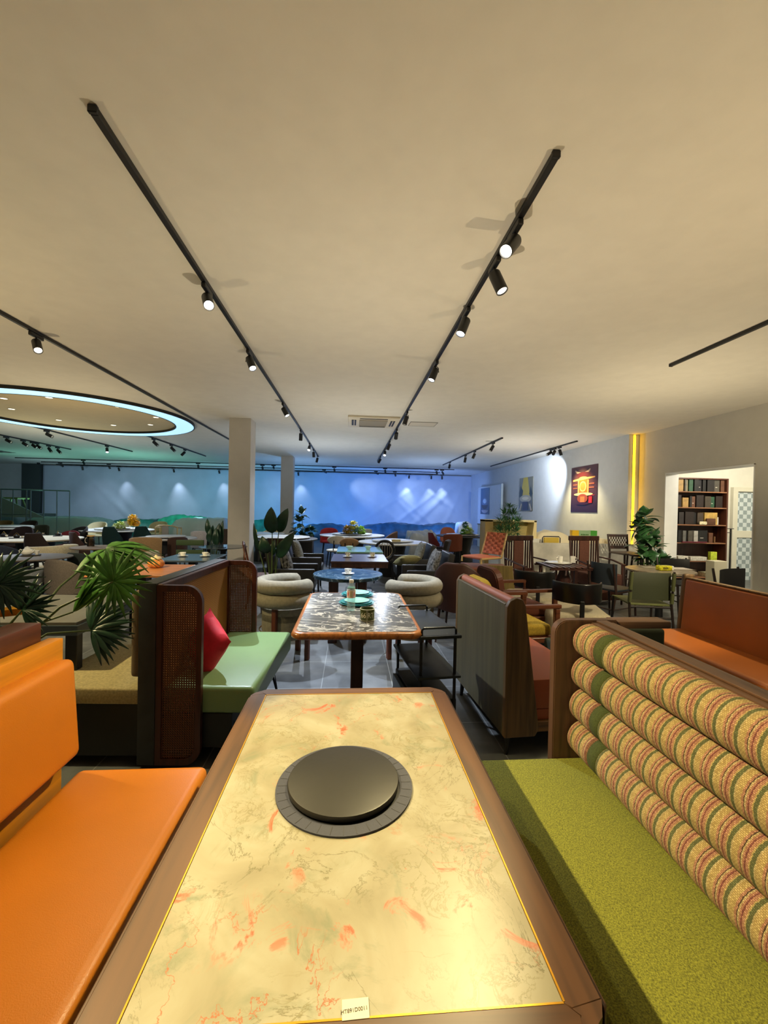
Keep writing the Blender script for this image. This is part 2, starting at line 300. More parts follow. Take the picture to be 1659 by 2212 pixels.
# backdrop cloth with hanging folds
def backdrop():
    bm=B(); nx,nz=230,44; V=[]
    for i in range(nx+1):
        row=[]
        for k in range(nz+1):
            x=-14.75+i*(6.5+14.75)/nx; z=.25+k*(CZ-.04-.25)/nz; u=1-z/CZ
            d=.02*math.sin(x*2.1+z*1.1)+.010*math.sin(x*5.3-z*2.2)+.004*math.sin(x*9+z*4)
            for (px,sl,wd,am) in ((1.0,1.1,.16,.10),(1.12,1.3,.1,.08),(5.9,-1.15,.20,.16),(5.5,-1.4,.14,.12),(6.0,-.5,.12,.10),(-13.2,1.1,.2,.12),(-12.2,.9,.22,.10),(-9.0,-.6,.3,.1),(-7.4,.7,.25,.1),(-5.7,1.6,.3,.12),(2.6,1.7,.2,.1),(-1.5,.6,.3,.07),(-.9,1.5,.2,.06),(4.3,-1.7,.2,.10)):
                d+=.38*am*math.exp(-((x-px-sl*(CZ-z)*.9)/wd)**2)*min(1,.3+u*1.2)
            row.append(bm.verts.new((x,21.35-d*.9,z)))
        V.append(row)
    for i in range(nx):
        for k in range(nz): bm.faces.new((V[i][k],V[i+1][k],V[i+1][k+1],V[i][k+1]))
    o=obj('backdrop_cloth',bm,M((176,188,204),.7,0,(9,.25),(.8,.05)),None,80)
    md=o.modifiers.new('thick','SOLIDIFY'); md.thickness=.006
    tag(o,'huge grey blue plastic sheet hung with creases across the far wall','cloth')
backdrop()
struct('wall_corner_strip',bx(B(),-15.6,-14.8,21.2,21.5,0,CZ),M((60,70,70),.8))
# ---------------------------------------------------------------- ceiling fittings
TR={}
def track(key,x0,y0,x1,y1,label):
    t=thing('lighting_track',label,'lighting track',((x0+x1)/2,(y0+y1)/2,CZ),0,'lighting tracks on the ceiling')
    L=Vector((x1-x0,y1-y0,0)).length/2; bm=B()
    if abs(x1-x0)<.3: bx(bm,-.018,.018,-L,L,-.034,-.001,.003,1); E2=[bx(B(),-.021,.021,-L-.02,-L,-.036,-.001,.004,1),bx(B(),-.021,.021,L,L+.02,-.036,-.001,.004,1)]
    else: bx(bm,-L,L,-.018,.018,-.034,-.001,.003,1); E2=[bx(B(),-L-.02,-L,-.021,.021,-.036,-.001,.004,1),bx(B(),L,L+.02,-.021,.021,-.036,-.001,.004,1)]
    obj('rail',bm,M_black,t); [obj('end_cap',e,M_black,t) for e in E2]; TR[key]=(x0,y0,x1,y1)
track('L',-1.17,1.98,-1.17,14.8,'long black ceiling track left of centre, running above the rattan booth')
track('R',.96,2.0,.96,15.7,'long black ceiling track right of centre, ending beside the air conditioner')
track('A',-3.27,1.2,-3.27,12.4,'long black ceiling track passing the glowing ring on its right')
track('B',-7.45,6,-7.45,14.9,'black ceiling track behind the glowing ring, carrying three spotlights')
track('C',-9.37,9,-9.37,14.8,'black ceiling track far left with a tight cluster of six spotlights')
track('D',-5.3,11.3,-5.3,15.7,'short black ceiling track between glowing ring and front column')
track('E',3.6,9.9,3.6,16.4,'short black ceiling track right of the air conditioner with four spotlights')
track('G',5.53,10.0,5.53,16.4,'black ceiling track along the poster wall with three spotlights')
track('H',3.7,1.5,3.7,4.65,'black ceiling track at upper right with only unseen added spotlights, wire hanging out')
track('S',-1.67,-.6,-1.67,1.35,'short black ceiling track over the near left booth')
track('I',-13.7,18.3,4.5,18.3,'nearest of three long cross tracks before the cloth backdrop')
track('J',-13.8,19.9,4.2,19.9,'middle of three long cross tracks before the cloth backdrop')
track('K',-13.9,21.0,4.3,21.0,'farthest of three long cross tracks, right at the cloth backdrop')
obj('loose_wire',tube(B(),[(0,-.9,-.034),(.01,-.75,-.06),(0,-.6,-.034)],.004,6),M_black,[o for o in COL.objects if o.name.startswith('lighting_track')][8])
TN={'L':'the left long track','R':'the right long track','A':'the track beside the glowing ring','B':'the track behind the glowing ring','C':'the clustered far left track','D':'the track by the front column','E':'the short right hand track','S':'the short near left track','H':'the upper right track','G':'the track along the poster wall','I':'the nearest cross track','J':'the middle cross track','K':'the cross track at the backdrop'}
CNT={}
def lamp(key,ax,ay,bxp,byp,lit=None,target=None,power=0,angle=50,ydir=None,blend=.7,yoke=False,rad=.025):
    x0,y0,x1,y1=TR[key]
    if key in 'IJK': p=aty(ax,ay,y0); X,Yv=p.x,y0
    else: p=atx(ax,ay,x0); X,Yv=x0,max(min(p.y,max(y0,y1)-.05),min(y0,y1)+.05); p=atz(ax,ay,3.2); Yv=max(min(p.y,max(y0,y1)-.05),min(y0,y1)+.05)
    n=CNT.get(key,0); CNT[key]=n+1
    st='lit' if lit else 'unlit'
    side='from the left' if key in 'IJK' else 'from the near end'
    t=thing('track_spotlight','%s track spotlight, %s %s on %s'%(st,ORD[n],side,TN[key]),'spotlight',(X,Yv,CZ),0,'track spotlights')
    al=key in 'IJK'; hx,hy=(.09,.017) if al else (.017,.09)
    obj('adapter',bx(B(),-hx,hx,-hy,hy,-.075,-.036,.005,1),M_black,t)
    e=aty(bxp,byp,Yv); piv=Vector((0,0,-.115))
    if target: d=(Vector(target)-Vector((X,Yv,CZ-.115))).normalized()
    else:
        d=Vector((e.x-X,ydir or 0,e.z-(CZ-.1)))
        d.normalize()
    q=d.to_track_quat('-Z','Y').to_matrix().to_4x4(); mt=Matrix.Translation(piv)@q
    s=B(); tube(s,[(0,0,-.07),(0,0,-.12)],.008,8)
    if yoke: tube(s,[(.0,0,-.07),(.035,0,-.1),(.038,0,-.15)],.004,6); tube(s,[(0,0,-.07),(-.035,0,-.1),(-.038,0,-.15)],.004,6)
    obj('stem',s,M_black,t)
    can=B(); lathe(can,[(.02,.012),(.038,.005),(.041,-.002),(.041,-.15),(.037,-.152),(.034,-.145),(.033,-.13)],24); can.transform(mt)
    c=obj('lamp_head',can,M_black,t)
    ln=B(); lathe(ln,[(.033,-.139),(.033,-.143),(.005,-.1445)],20); ln.transform(mt)
    obj('lens',ln,emis((255,246,225) if lit in('w','o') else (240,246,255),2.5 if lit=='o' else 14) if lit else M((225,222,205),.3),c)
    if lit and power:
        loc=Vector((X,Yv,CZ))+mt@Vector((0,0,-.158)); tg=Vector(target) if target else loc+d*2
        light('SPOT','beam',loc,tg,power,{'w':WARM,'x':WARM2,'c':COOL}[lit],t,angle,blend,rad)
# right long track
lamp('R',1112,500,1097,560,'w',(-.95,.95,.5),380,46,blend=.25)
lamp('R',1068,575,1083,640,'o',ydir=-.05)
lamp('R',1003,678,998,740,'x',(.0,3.0,.75),210,44)
lamp('R',940,788,934,835,'c',(0,4.4,.7),420,60,yoke=True)
lamp('R',873,893,871,925,None,yoke=True)
lamp('R',853,930,856,948,None,ydir=.15)
lamp('R',836,955,837,970,None,yoke=True)
lamp('R',832,972,831,986,'c',(.6,10.4,.75),420,80,yoke=True)
lamp('R',817,988,815,1003,None)
# left long track
lamp('L',455,628,466,695,'w',(-.1,1.3,.75),70,34,blend=.5)
lamp('L',541,765,548,822,'c',(.0,3.5,.5),480,60,yoke=True)
lamp('L',605,875,601,900,'c',(.2,6.6,.7),320,60,ydir=-.05)
lamp('L',648,932,649,962,None,yoke=True)
lamp('L',663,960,663,976,'c',(-1.4,9.6,.7),350,75,yoke=True)
lamp('L',676,973,678,990,None)
lamp('L',683,986,683,1001,None)
def unseen_lamp_at(key,Y,lit,target,power,angle,blend=.5):
    X=TR[key][0]; k,l,_=TR[key][0],Y,0
    global CNT
    n=CNT.get(key,0); CNT[key]=n+1
    t=thing('track_spotlight','unseen lit track spotlight, %s from the near end on %s'%(ORD[n],TN[key]),'spotlight',(X,Y,CZ),0,'track spotlights')
    obj('adapter',bx(B(),-.017,.017,-.09,.09,-.075,-.036,.005,1),M_black,t); piv=Vector((0,0,-.115)); d=(Vector(target)-Vector((X,Y,CZ-.115))).normalized()
    mt=Matrix.Translation(piv)@d.to_track_quat('-Z','Y').to_matrix().to_4x4(); obj('stem',tube(B(),[(0,0,-.07),(0,0,-.12)],.008,8),M_black,t)
    can=B(); lathe(can,[(.02,.012),(.038,.005),(.041,-.002),(.041,-.15),(.037,-.152),(.034,-.145),(.033,-.13)],24); can.transform(mt); c=obj('lamp_head',can,M_black,t)
    ln=B(); lathe(ln,[(.033,-.139),(.033,-.143),(.005,-.1445)],20); ln.transform(mt); obj('lens',ln,emis((255,246,225) if lit=='w' else (240,246,255),14),c)
    light('SPOT','beam',Vector((X,Y,CZ))+mt@Vector((0,0,-.158)),target,power,{'w':WARM,'x':WARM2,'c':COOL}[lit],t,angle,blend,.025)
unseen_lamp_at('S',1.2,'w',(1.1,.85,.45),760,47,.15)
unseen_lamp_at('A',1.7,'x',(-4.2,5.8,.7),420,60)  # out-of-view lamps on this track are added to brighten the left furniture
unseen_lamp_at('A',2.5,'w',(-1.5,2.9,.5),300,50,.3)
unseen_lamp_at('A',3.4,'w',(-2.3,4.9,.75),260,50)
unseen_lamp_at('H',2.0,'x',(2.2,4.6,.5),300,55)  # lamps added out of view on this track to light the right side
unseen_lamp_at('H',2.5,'x',(4.2,5.9,.6),330,55)
unseen_lamp_at('H',2.75,'x',(5.0,8.7,.9),480,36)
unseen_lamp_at('H',3.05,'w',(2.7,3.0,.45),110,50)
lamp('A',97,728,100,770,'o',ydir=-.1)
lamp('B',10,905,20,924,'c',(-6.0,8.6,.7),420,75)
lamp('B',126,933,132,952,None)
lamp('B',251,965,251,978,'c',(-6.6,12.2,.7),420,80)
for a in ((33,946,39,962),(60,953,68,967),(78,957,86,971),(92,959,98,973),(113,964,112,977),(138,968,137,984)): lamp('C',*a)
lamp('D',341,950,347,967); lamp('D',379,963,382,978); lamp('D',409,973,409,988,'c',(-7.2,13,.7),420,85)
lamp('E',1052,958,1056,978); lamp('E',1017,976,1020,992); lamp('E',1003,985,1003,1003,yoke=True); lamp('E',967,1000,970,1011)
lamp('G',1196,967,1196,986,'w',(6.1,10.8,1.4),270,90); lamp('G',1184,970,1182,988,'c',(6.1,14.0,1.7),420,85); lamp('G',1178,972,1173,986)
def far(key,ax,ay,bxp,byp,lit=None,tx=None,tz=1.6,p=90,ang=46): lamp(key,ax,ay,bxp,byp,lit,(tx,21.3,tz) if tx is not None else None,p if lit else 0,ang,blend=1,ydir=.06)
far('I',180,990,178,1003,'c',-12.0,1.5,60); far('I',428,999,428,1014); far('I',567,1004,567,1013); far('I',591,1003,595,1016,'c',-3.6,2.2,60); far('I',722,1007,723,1018); far('I',832,1012,833,1022); far('I',943,1015,945,1025); far('I',955,1014,960,1026)
far('J',130,998,135,1007); far('J',235,1002,237,1014); far('J',700,1014,700,1027,'c',.9,2.3,170,40); far('J',812,1018,810,1030,'c',3.4,2.3,120,44); far('J',853,1019,856,1031)
far('K',178,1006,177,1014); far('K',256,1008,256,1020,'c',-10.6,1.0,60,60); far('K',375,1011,379,1025,'c',-8.2,.8,100,60); far('K',473,1008,474,1022,'c',-6.0,1,60,60); far('K',644,1019,645,1029,'c',-2.4,1.4,60,60); far('K',884,1026,885,1035,'c',2.7,.9,90,60); far('K',932,1027,932,1036,'c',4.0,1,80,60); far('K',955,1025,955,1037,'c',4.7,1,80,60)
# glowing ring with recessed downlights
RC=(-5.6,9.0)
t=thing('ring_ceiling_light','large round ceiling ring with pale blue glowing face and black rims','ceiling light',(RC[0],RC[1],CZ))
def annulus(r0,r1,z0,z1,n=96):
    R=[[(r*math.cos(2*PI*i/n),r*math.sin(2*PI*i/n),z) for (r,z) in ((r0,z0),(r1,z0),(r1,z1),(r0,z1))] for i in range(n)]
    return rings(B(),[[Vector(p) for p in r] for r in R],False,True)
obj('glowing_face',annulus(1.83,2.18,-.05,-.004),emis((170,215,245),1.15),t)
rm=annulus(2.18,2.205,-.054,-.001); obj('outer_rim',rm,M_black,t); obj('inner_rim',annulus(1.805,1.83,-.054,-.001),M_black,t)
struct('ceiling_lit_tan',(lambda b: lathe(b,[(1.805,-.006),(1.805,-.001)],96,(RC[0],RC[1],CZ)))(B()),M((214,196,158),.9))  # ceiling inside the ring, its warm light put into the tan colour
DL=((8,860),(106,858),(25,883),(255,878),(127,907),(245,918),(337,901),(325,917)); DN=('near rim, leftmost','near rim, second from left','left side','right of the near rim','far rim, left','far rim, middle','right end, nearer','far rim, right')
for (px,py),nm in zip(DL,DN):
    p=atz(px,py,CZ-.006); t=thing('recessed_downlight','small round recessed downlight inside the glowing ring, %s'%nm,'downlight',(p.x,p.y,CZ-.006),0,'downlights inside the ring')
    obj('bezel',lathe(B(),[(.062,0),(.066,-.006),(.052,-.008)],24),M_white,t); obj('lens',lathe(B(),[(.05,-.008),(.001,-.0085)],20),emis((255,240,205),3),t)
# cassette air conditioner, access hatch, linear slot
t=thing('air_conditioner','square cassette air conditioner set into the ceiling above the centre aisle','air conditioner',(.41,8.55,CZ))
bm=B(); bx(bm,-.5,.5,-.5,.5,-.04,-.001,.012,2); obj('frame',bm,M((216,206,182),.5),t)
obj('intake_grille',bx(B(),-.28,.28,-.28,.28,-.052,-.04,.006,1),M((150,140,118),.6),t)
bm=B()
for a in range(4):
    mt=Matrix.Rotation(a*PI/2,4,'Z'); bx(bm,-.27,.27,-.43,-.34,-.046,-.039,.003,1,mt)
obj('louvre',bm,M((40,38,34),.5),t)
bm=B()
for a in range(4):
    mt=Matrix.Rotation(a*PI/2,4,'Z'); bx(bm,-.28,.28,-.39,-.375,-.05,-.044,0,1,mt)
obj('vane',bm,M((210,200,178),.5),t)
t=thing('access_hatch','flat square access hatch outlined in the ceiling right of the air conditioner','hatch',(1.45,8.66,CZ))
obj('hatch_panel',bx(B(),-.27,.27,-.2,.2,-.006,-.001),M((216,208,192),.8),t); bm=B()
for a,b_,c_,d_ in ((-.28,.28,-.21,-.2),(-.28,.28,.2,.21),(-.28,-.27,-.2,.2),(.27,.28,-.2,.2)): bx(bm,a,b_,c_,d_,-.008,-.001)
obj('hatch_edge',bm,M((110,104,92),.6),t)
# ================================================================ foreground booth table
TZ=.75
t=thing('hotpot_table','big cream marble table with walnut border and black cooker plate, nearest the viewer','table',(0,1.16,0))
W0,W1,L0,L1=-.323,.342,-.543,.543; fw=.062; ch=.055
Wd=wood((80,53,33),.72,'y',.42,.8); Wd2=wood((80,53,33),.72,'x',.42,.8)
obj('marble_slab',bx(B(),W0,W1,L0,L1,.722,TZ,.0012,1),stone_cream(),t)
def fr(poly,m): obj('border_rail',prism(B(),poly,'z',.712,TZ+.0008,.0015,1),m,t)
fr([(W0,L0),(W0,L1),(W0-fw*.15,L1+fw*.15),(W0-fw,L1-.0),(W0-fw,L0),(W0-fw*.15,L0-fw*.15)],Wd)
fr([(W1,L0),(W1,L1),(W1+fw*.15,L1+fw*.15),(W1+fw,L1),(W1+fw,L0),(W1+fw*.15,L0-fw*.15)],Wd)
fr([(W0,L1),(W1,L1),(W1+fw*.3,L1+fw*.3),(W1+fw*.1,L1+fw*.85),(W0-fw*.1,L1+fw*.85),(W0-fw*.3,L1+fw*.3)],Wd2)
fr([(W0,L0),(W1,L0),(W1+fw*.3,L0-fw*.3),(W1+fw*.1,L0-fw*.85),(W0-fw*.1,L0-fw*.85),(W0-fw*.3,L0-fw*.3)],Wd2)
for sx,x in ((-1,W0-fw),(1,W1+fw)):
    for sy,y in ((-1,L0),(1,L1)):
        obj('corner_block',prism(B(),[(x,y),(x-sx*fw*.85,y+sy*fw*.15),(x-sx*fw*.7,y+sy*fw*.3),(x-sx*fw*1.1,y+sy*fw*.85),(x-sx*fw*.9,y+sy*fw*.85),(x-sx*.012,y+sy*.022)],'z',.7125,TZ+.0006),Wd,t)
ln=B(); bx(ln,W0-.003,W0,L0,L1,.74,TZ+.0014); bx(ln,W1,W1+.003,L0,L1,.74,TZ+.0014); bx(ln,W0,W1,L0-.003,L0,.74,TZ+.0014); bx(ln,W0,W1,L1,L1+.003,.74,TZ+.0014)
obj('brass_inlay',ln,M((190,140,40),.35,.6),t)
bm2=prism(B(),[(W0-fw,L0-.01),(W0-fw,L1+.01),(W0-fw-.009,L1),(W0-fw-.009,L0)],'z',.70,.742,.002,1); bm=prism(B(),[(W1+fw,L0-.01),(W1+fw,L1+.01),(W1+fw+.009,L1),(W1+fw+.009,L0)],'z',.70,.742,.002,1); obj('edge_moulding',bm,Wd,t); obj('edge_moulding',bm2,Wd,t)
obj('apron',bx(B(),W0+.01,W1-.01,L0+.05,L1-.05,.62,.722,.006,1),M_dkwood,t)
for y in (-.32,.32): obj('pedestal',bx(B(),-.2,.22,y-.05,y+.05,.04,.62,.01,1),M_dkwood,t); obj('foot',bx(B(),-.28,.3,y-.09,y+.09,0,.04,.01,1),M_black,t)
rg=annulus(.150,.1835,TZ+.0006,TZ+.005,72); rg.transform(Matrix.Translation((-.003,-.02,0))); o=obj('cooker_ring',rg,M((46,48,62),.6,0,(200,.2)),t)
sl=B()
for i in range(36):
    a=2*PI*i/36; bx(sl,.155,.180,-.0009,.0009,TZ+.0051,TZ+.0056,0,1,Matrix.Translation((-.003,-.02,0))@Matrix.Rotation(a,4,'Z'))
obj('ring_slots',sl,M((44,44,50),.6),o)
obj('cooker_well',lathe(B(),[(.150,.70),(.150,TZ+.001)],48,(-.003,-.02,0)),M_black,t)
cl=lathe(B(),[(.144,TZ+.002),(.150,TZ+.006),(.151,TZ+.014),(.149,TZ+.0185),(.145,TZ+.0195),(.001,TZ+.019)],80,(-.006,-.012,0)); one('cooker_lid',cl,M((30,28,23),.42,0,(30,.1),(5,.12)),'round dark metal lid covering the cooker in the nearest table','lid',(0,1.16,0))
p=atz(768,2181,TZ); t=thing('handwritten_sticker','small silver sticker with handwritten code at the near marble edge','sticker',(p.x,p.y,TZ+.0012),.03)
obj('paper',bx(B(),-.0205,.0205,-.0135,.0135,0,.0006,.0004,1),M((196,188,168),.5),t)
def text(body,size,mat,parent,name='lettering',loc=(0,0,0),rot=(0,0,0),ext=.0003,fn=None,align='CENTER'):
    c=bpy.data.curves.new('txt','FONT'); c.body=body; c.size=size; c.extrude=ext; c.align_x=align; c.align_y='CENTER'
    o=bpy.data.objects.new('txt',c); COL.objects.link(o); dg=bpy.context.evaluated_depsgraph_get(); me=bpy.data.meshes.new_from_object(o.evaluated_get(dg)); bpy.data.objects.remove(o)
    bm=B(); bm.from_mesh(me); bpy.data.meshes.remove(me)
    if fn:
        bmesh.ops.subdivide_edges(bm,edges=bm.edges[:],cuts=1)
        for v in bm.verts: v.co=fn(v.co)
    else: bm.transform(Matrix.Translation(loc)@Euler(rot).to_matrix().to_4x4())
    return obj(name,bm,mat,parent,0)
text('HT891D0011',.0074,M((60,50,40),.6),t,loc=(-.002,-.002,.0008),rot=(0,0,.07))
# ================================================================ booths
def fl2(outer,inner,axis,t0,t1):
    R=[]
    for a,b in zip(outer,inner):
        f={'y':lambda p,k:Vector((p[0],k,p[1])),'x':lambda p,k:Vector((k,p[0],p[1]))}[axis]
        R.append([f(a,t0),f(b,t0),f(b,t1),f(a,t1)])
    return rings(B(),R,False,True)
# left orange booth
OR=leather((204,122,30),.36); AM=wood((200,130,24),.86,'y',.4,.6)
t=thing('booth_bench','orange leather booth bench with amber wood back at near left','booth',(-.8,1.0,0))
s=B(); bx(s,-.245,.25,-1.05,.725,.33,.465,.035,5); obj('seat',s,OR,t,60)
s=B(); bx(s,-.05,.035,-1.05,.715,-.19,.19,.035,5); s.transform(Matrix.Translation((-.275,0,.715))@Matrix.Rotation(math.radians(-4),4,'Y')); obj('back_cushion',s,OR,t,60)
obj('back_board',bx(B(),-.37,-.315,-1.05,.735,.30,.975,.006,2),AM,t)
obj('top_rail',bx(B(),-.475,-.372,-1.05,.70,.955,1.045,.008,2),wood((80,44,28),.8,'y',.4),t)
obj('back_panel',bx(B(),-.455,-.372,-1.05,.69,.05,.955,.004,1),AM,t)
obj('plinth',bx(B(),-.24,.2,-1.02,.69,0,.33,.004,1),M_black,t)
# striped booth on the right
t=thing('booth_bench','green booth bench with four striped bolster rolls at near right','booth',(1.0,.9,0))
GR=M((118,119,40),.95,0,(420,.6),(260,.28)); DW=wood((78,54,38),.68,'z',.45); DWy=wood((78,54,38),.68,'y',.45)
obj('seat',bx(B(),-.43,.12,-1.3,.862,.29,.430,.012,2),GR,t)
obj('plinth',bx(B(),-.40,.1,-1.28,.82,.0,.29,.004,1),M_black,t)
SF=stripe_fabric()
GB=M((58,66,26),.95,0,(420,.5),(200,.15))
RX=[.045,.05,.055,.06]
for k in range(4):
    z=.528+.140*k
    nm=['lowest','second lowest','second highest','top'][k]
    def roll(y0,y1,r=.0725):
        P=[(y0,r*.90),(y0+.006,r),(y1-.006,r),(y1,r*.90)]
        return rings(B(),[[Vector((rr*math.cos(2*PI*j/36),y,rr*math.sin(2*PI*j/36))) for j in range(36)] for y,rr in P])
    o=obj('bolster',roll(-1.3,.645),SF,t,50,'striped tweed bolster'); o.location=(RX[k]-.015,0,z)
    obj('green_band',roll(.645,.705,.0715),GB,o,50,'plain green band'); obj('bolster_end',roll(.705,.855),SF,o,50)
obj('end_panel',prism(B(),rrect(-.10,.185,.08,1.032,.06,6,(1,0,0,1)),'y',.864,.91,.004,2),DW,t)
obj('back_board',bx(B(),.112,.138,-1.3,.864,.1,.99),DW,t)
obj('top_rail',bx(B(),.062,.165,-1.3,.864,.99,1.024,.005,2),DWy,t); obj('rail_moulding',bx(B(),.085,.135,-1.3,.864,1.024,1.032,.002,1),DWy,t)
obj('rear_board',bx(B(),.14,.16,-1.3,.864,.1,.985),DW,t)
obj('arm_cap',bx(B(),.187,.44,.868,.955,.992,1.024,.006,2),wood((92,64,44),.7,'x'),t)
DG=M((44,54,38),.9,0,(300,.4))
t=thing('green_sofa','dark green upholstered low sofa behind the striped booth','sofa',(2.00,3.0,0))
obj('near_arm',bx(B(),-.34,.21,-.24,-.08,.12,.70,.03,4),DG,t,60); obj('seat',bx(B(),-.32,.20,-.08,.5,.15,.42,.03,3),DG,t,60); obj('plinth',bx(B(),-.3,.18,-.2,.45,0,.12),M_black,t)
# double cane booth left of the aisle
t=thing('cane_booth','double sided booth with woven cane back, sage green seat facing the aisle','booth',(-1.085,2.47,0),-.055)
MG=wood((70,34,24),.7,'z',.35); CN=cane((120,72,42)); SL=M((44,46,46),.5,0,(0,0),(8,.15))
def side(y,flip=0):
    o_=rrect(.0,.255,.02,1.045,.095,8,(0,1,1,0)); i_=[(min(max(x,.032),.223),min(max(z,.055),1.01)) for x,z in rrect(.032,.223,.055,1.01,.07,8,(0,1,1,0))]
    o=obj('side_frame',fl2(o_,i_,'y',y,y+.03),MG,t,30); obj('cane_panel',prism(B(),i_,'y',y+.012,y+.016),CN,o,0)
side(-.01); side(1.09)
o_=[(-.0,.42),(1.1,.42),(1.1,1.04),(-.0,1.04)]
obj('back_top_rail',bx(B(),0,.03,0,1.1,1.0,1.05,.004,1),MG,t); obj('back_lower_rail',bx(B(),0,.03,0,1.1,.40,.44,.004,1),MG,t)
obj('back_cane',bx(B(),.012,.016,.02,1.09,.44,1.0),cane((190,128,62)),t,0)  # same cane in a golden tone, the lit look put into its colour
obj('divider_board',bx(B(),-.10,-.002,-.012,1.12,.02,1.055,.006,2),SL,t)
GS=leather((120,150,100),.36)
obj('seat',bx(B(),.03,.545,.02,1.12,.30,.455,.03,4),GS,t,60)
obj('seat_base',bx(B(),.03,.42,.03,1.05,.1,.30,.004,1),M_black,t)
for y in (.12,1.0): obj('leg',tube(B(),[(.40,y-.07,.3),(.46,y,.0),(.40,y+.07,.3)],.009,8),M_black,t)
for y in (.12,1.0): obj('leg',tube(B(),[(-.5,y-.05,.3),(-.5,y,.0),(-.5,y+.05,.3)],.009,8),M_black,t)
bg=fabric((178,164,118)); obj('rear_cushion',bx(B(),-.17,-.10,.03,1.07,.50,1.0,.03,4),M((128,112,86),.9,0,(300,.3)),t,60)
obj('rear_seat',bx(B(),-.72,-.10,-.0,1.1,.36,.45,.012,3),bg,t,60); obj('rear_base',bx(B(),-.70,-.10,.01,1.08,.06,.36,.004,1),M_black,t)
# red pillow
def pillow(name,w,h,d,mat,label,cat,loc,rot,group=None,parent=None):
    n=14; bm=B()
    for sgn in (1,-1):
        V=[[None]*(n+1) for _ in range(n+1)]
        for i in range(n+1):
            for j in range(n+1):
                u=i/n*2-1; v=j/n*2-1; e=(1-abs(u)**2.6)*(1-abs(v)**2.6); pinch=1-.10*(1-abs(u*v))*(abs(u)**4+abs(v)**4)/1.0
                V[i][j]=bm.verts.new((u*w/2*pinch,sgn*d/2*max(e,0)**.5,v*h/2*pinch))
        for i in range(n):
            for j in range(n):
                f=(V[i][j],V[i+1][j],V[i+1][j+1],V[i][j+1]); bm.faces.new(f if sgn<0 else f[::-1])
    bmesh.ops.remove_doubles(bm,verts=bm.verts[:],dist=1e-5)
    o=obj(name,bm,mat,parent,60); o.location=loc; o.rotation_euler=rot
    if label: tag(o,label,cat,group)
    return o
pillow('throw_pillow',.33,.33,.13,M((224,44,70),.7,0,(25,.3),(8,.1)),'bright red square pillow leaning on the cane back','pillow',(-.915,2.80,.60),(math.radians(-16),math.radians(30),math.radians(-46)))
# wood backed booth facing away, right of the aisle
t=thing('booth_bench','booth with greenish wood back panel and orange seat, right of the centre aisle','booth',(.955,2.47,0),.075)
OW=wood((88,80,54),.9,'z',.5,.5); O2=leather((158,78,40),.45)
pr=[(0,.12),(.20,.12),(.225,.16),(.12,.93),(.10,.965),(.06,.975),(.02,.955),(.0,.92)]
obj('end_panel',prism(B(),pr,'y',-.0,.035,.003,1),wood((104,78,44),.72,'z',.45),t)
obj('far_end_panel',prism(B(),pr,'y',.92,.955,.003,1),wood((104,78,44),.72,'z',.45),t)
obj('back_board',bx(B(),.002,.03,.035,.92,.12,.935,.003,1),OW,t)
obj('top_roll',tube(B(),[(.062,.036,.94),(.062,.92,.94)],.032,14),leather((170,98,68),.5),t,60)
bm=prism(B(),[(.03,.3),(.19,.3),(.165,.45),(.10,.93),(.03,.93)],'y',.036,.92,.004,1); obj('back_cushion',bm,O2,t)
s=B(); bx(s,.17,.62,.036,.92,.27,.455,.012,2); obj('seat',s,O2,t); obj('seat_skirt',bx(B(),.17,.60,.04,.91,.20,.268,.01,2),O2,t)
obj('seat_rail',bx(B(),.19,.6,.02,.93,.135,.20,.004,1),wood((120,84,44),.72,'x'),t)
for x,y in ((.05,.06),(.05,.88),(.55,.06),(.55,.88)): obj('leg',tube(B(),[(x,y,.135),(x-.02,y-.02,0)],[.022,.012],10),M_black,t)
# orange booth at far right
t=thing('booth_bench','burnt orange leather booth with high wood framed back at the right edge','booth',(2.58,2.4,0))
O3=leather((168,94,36),.42); LW=wood((112,86,56),.7,'z',.45)
obj('seat',bx(B(),0,.50,-.02,1.22,.33,.46,.03,4),O3,t,60)
s=B(); bx(s,.0,.07,-.6,1.2,.0,.50,.02,3); s.transform(Matrix.Translation((.43,0,.42))@Matrix.Rotation(math.radians(5),4,'Y')); obj('back_cushion',s,O3,t,60)
s=B(); bx(s,-.02,.08,1.2,1.25,-.42,.54,.03,4); s.transform(Matrix.Translation((.45,0,.42))@Matrix.Rotation(math.radians(5),4,'Y')); obj('end_post',s,LW,t,60)
s=B(); bx(s,.0,.09,-.6,1.2,.50,.515,.004,1); s.transform(Matrix.Translation((.43,0,.42))@Matrix.Rotation(math.radians(5),4,'Y')); obj('top_rail',s,LW,t)
obj('back_board',bx(B(),.52,.55,-.6,1.2,.0,.90,.004,1),LW,t); obj('plinth',bx(B(),.05,.5,0,1.2,0,.33),M_black,t)
one('side_table',bx(B(),-.25,.25,-.25,.25,.36,.40,.01,2),M((196,188,160),.4),'pale low table top showing beyond the near end of right orange booth','table',(2.75,2.08,0))
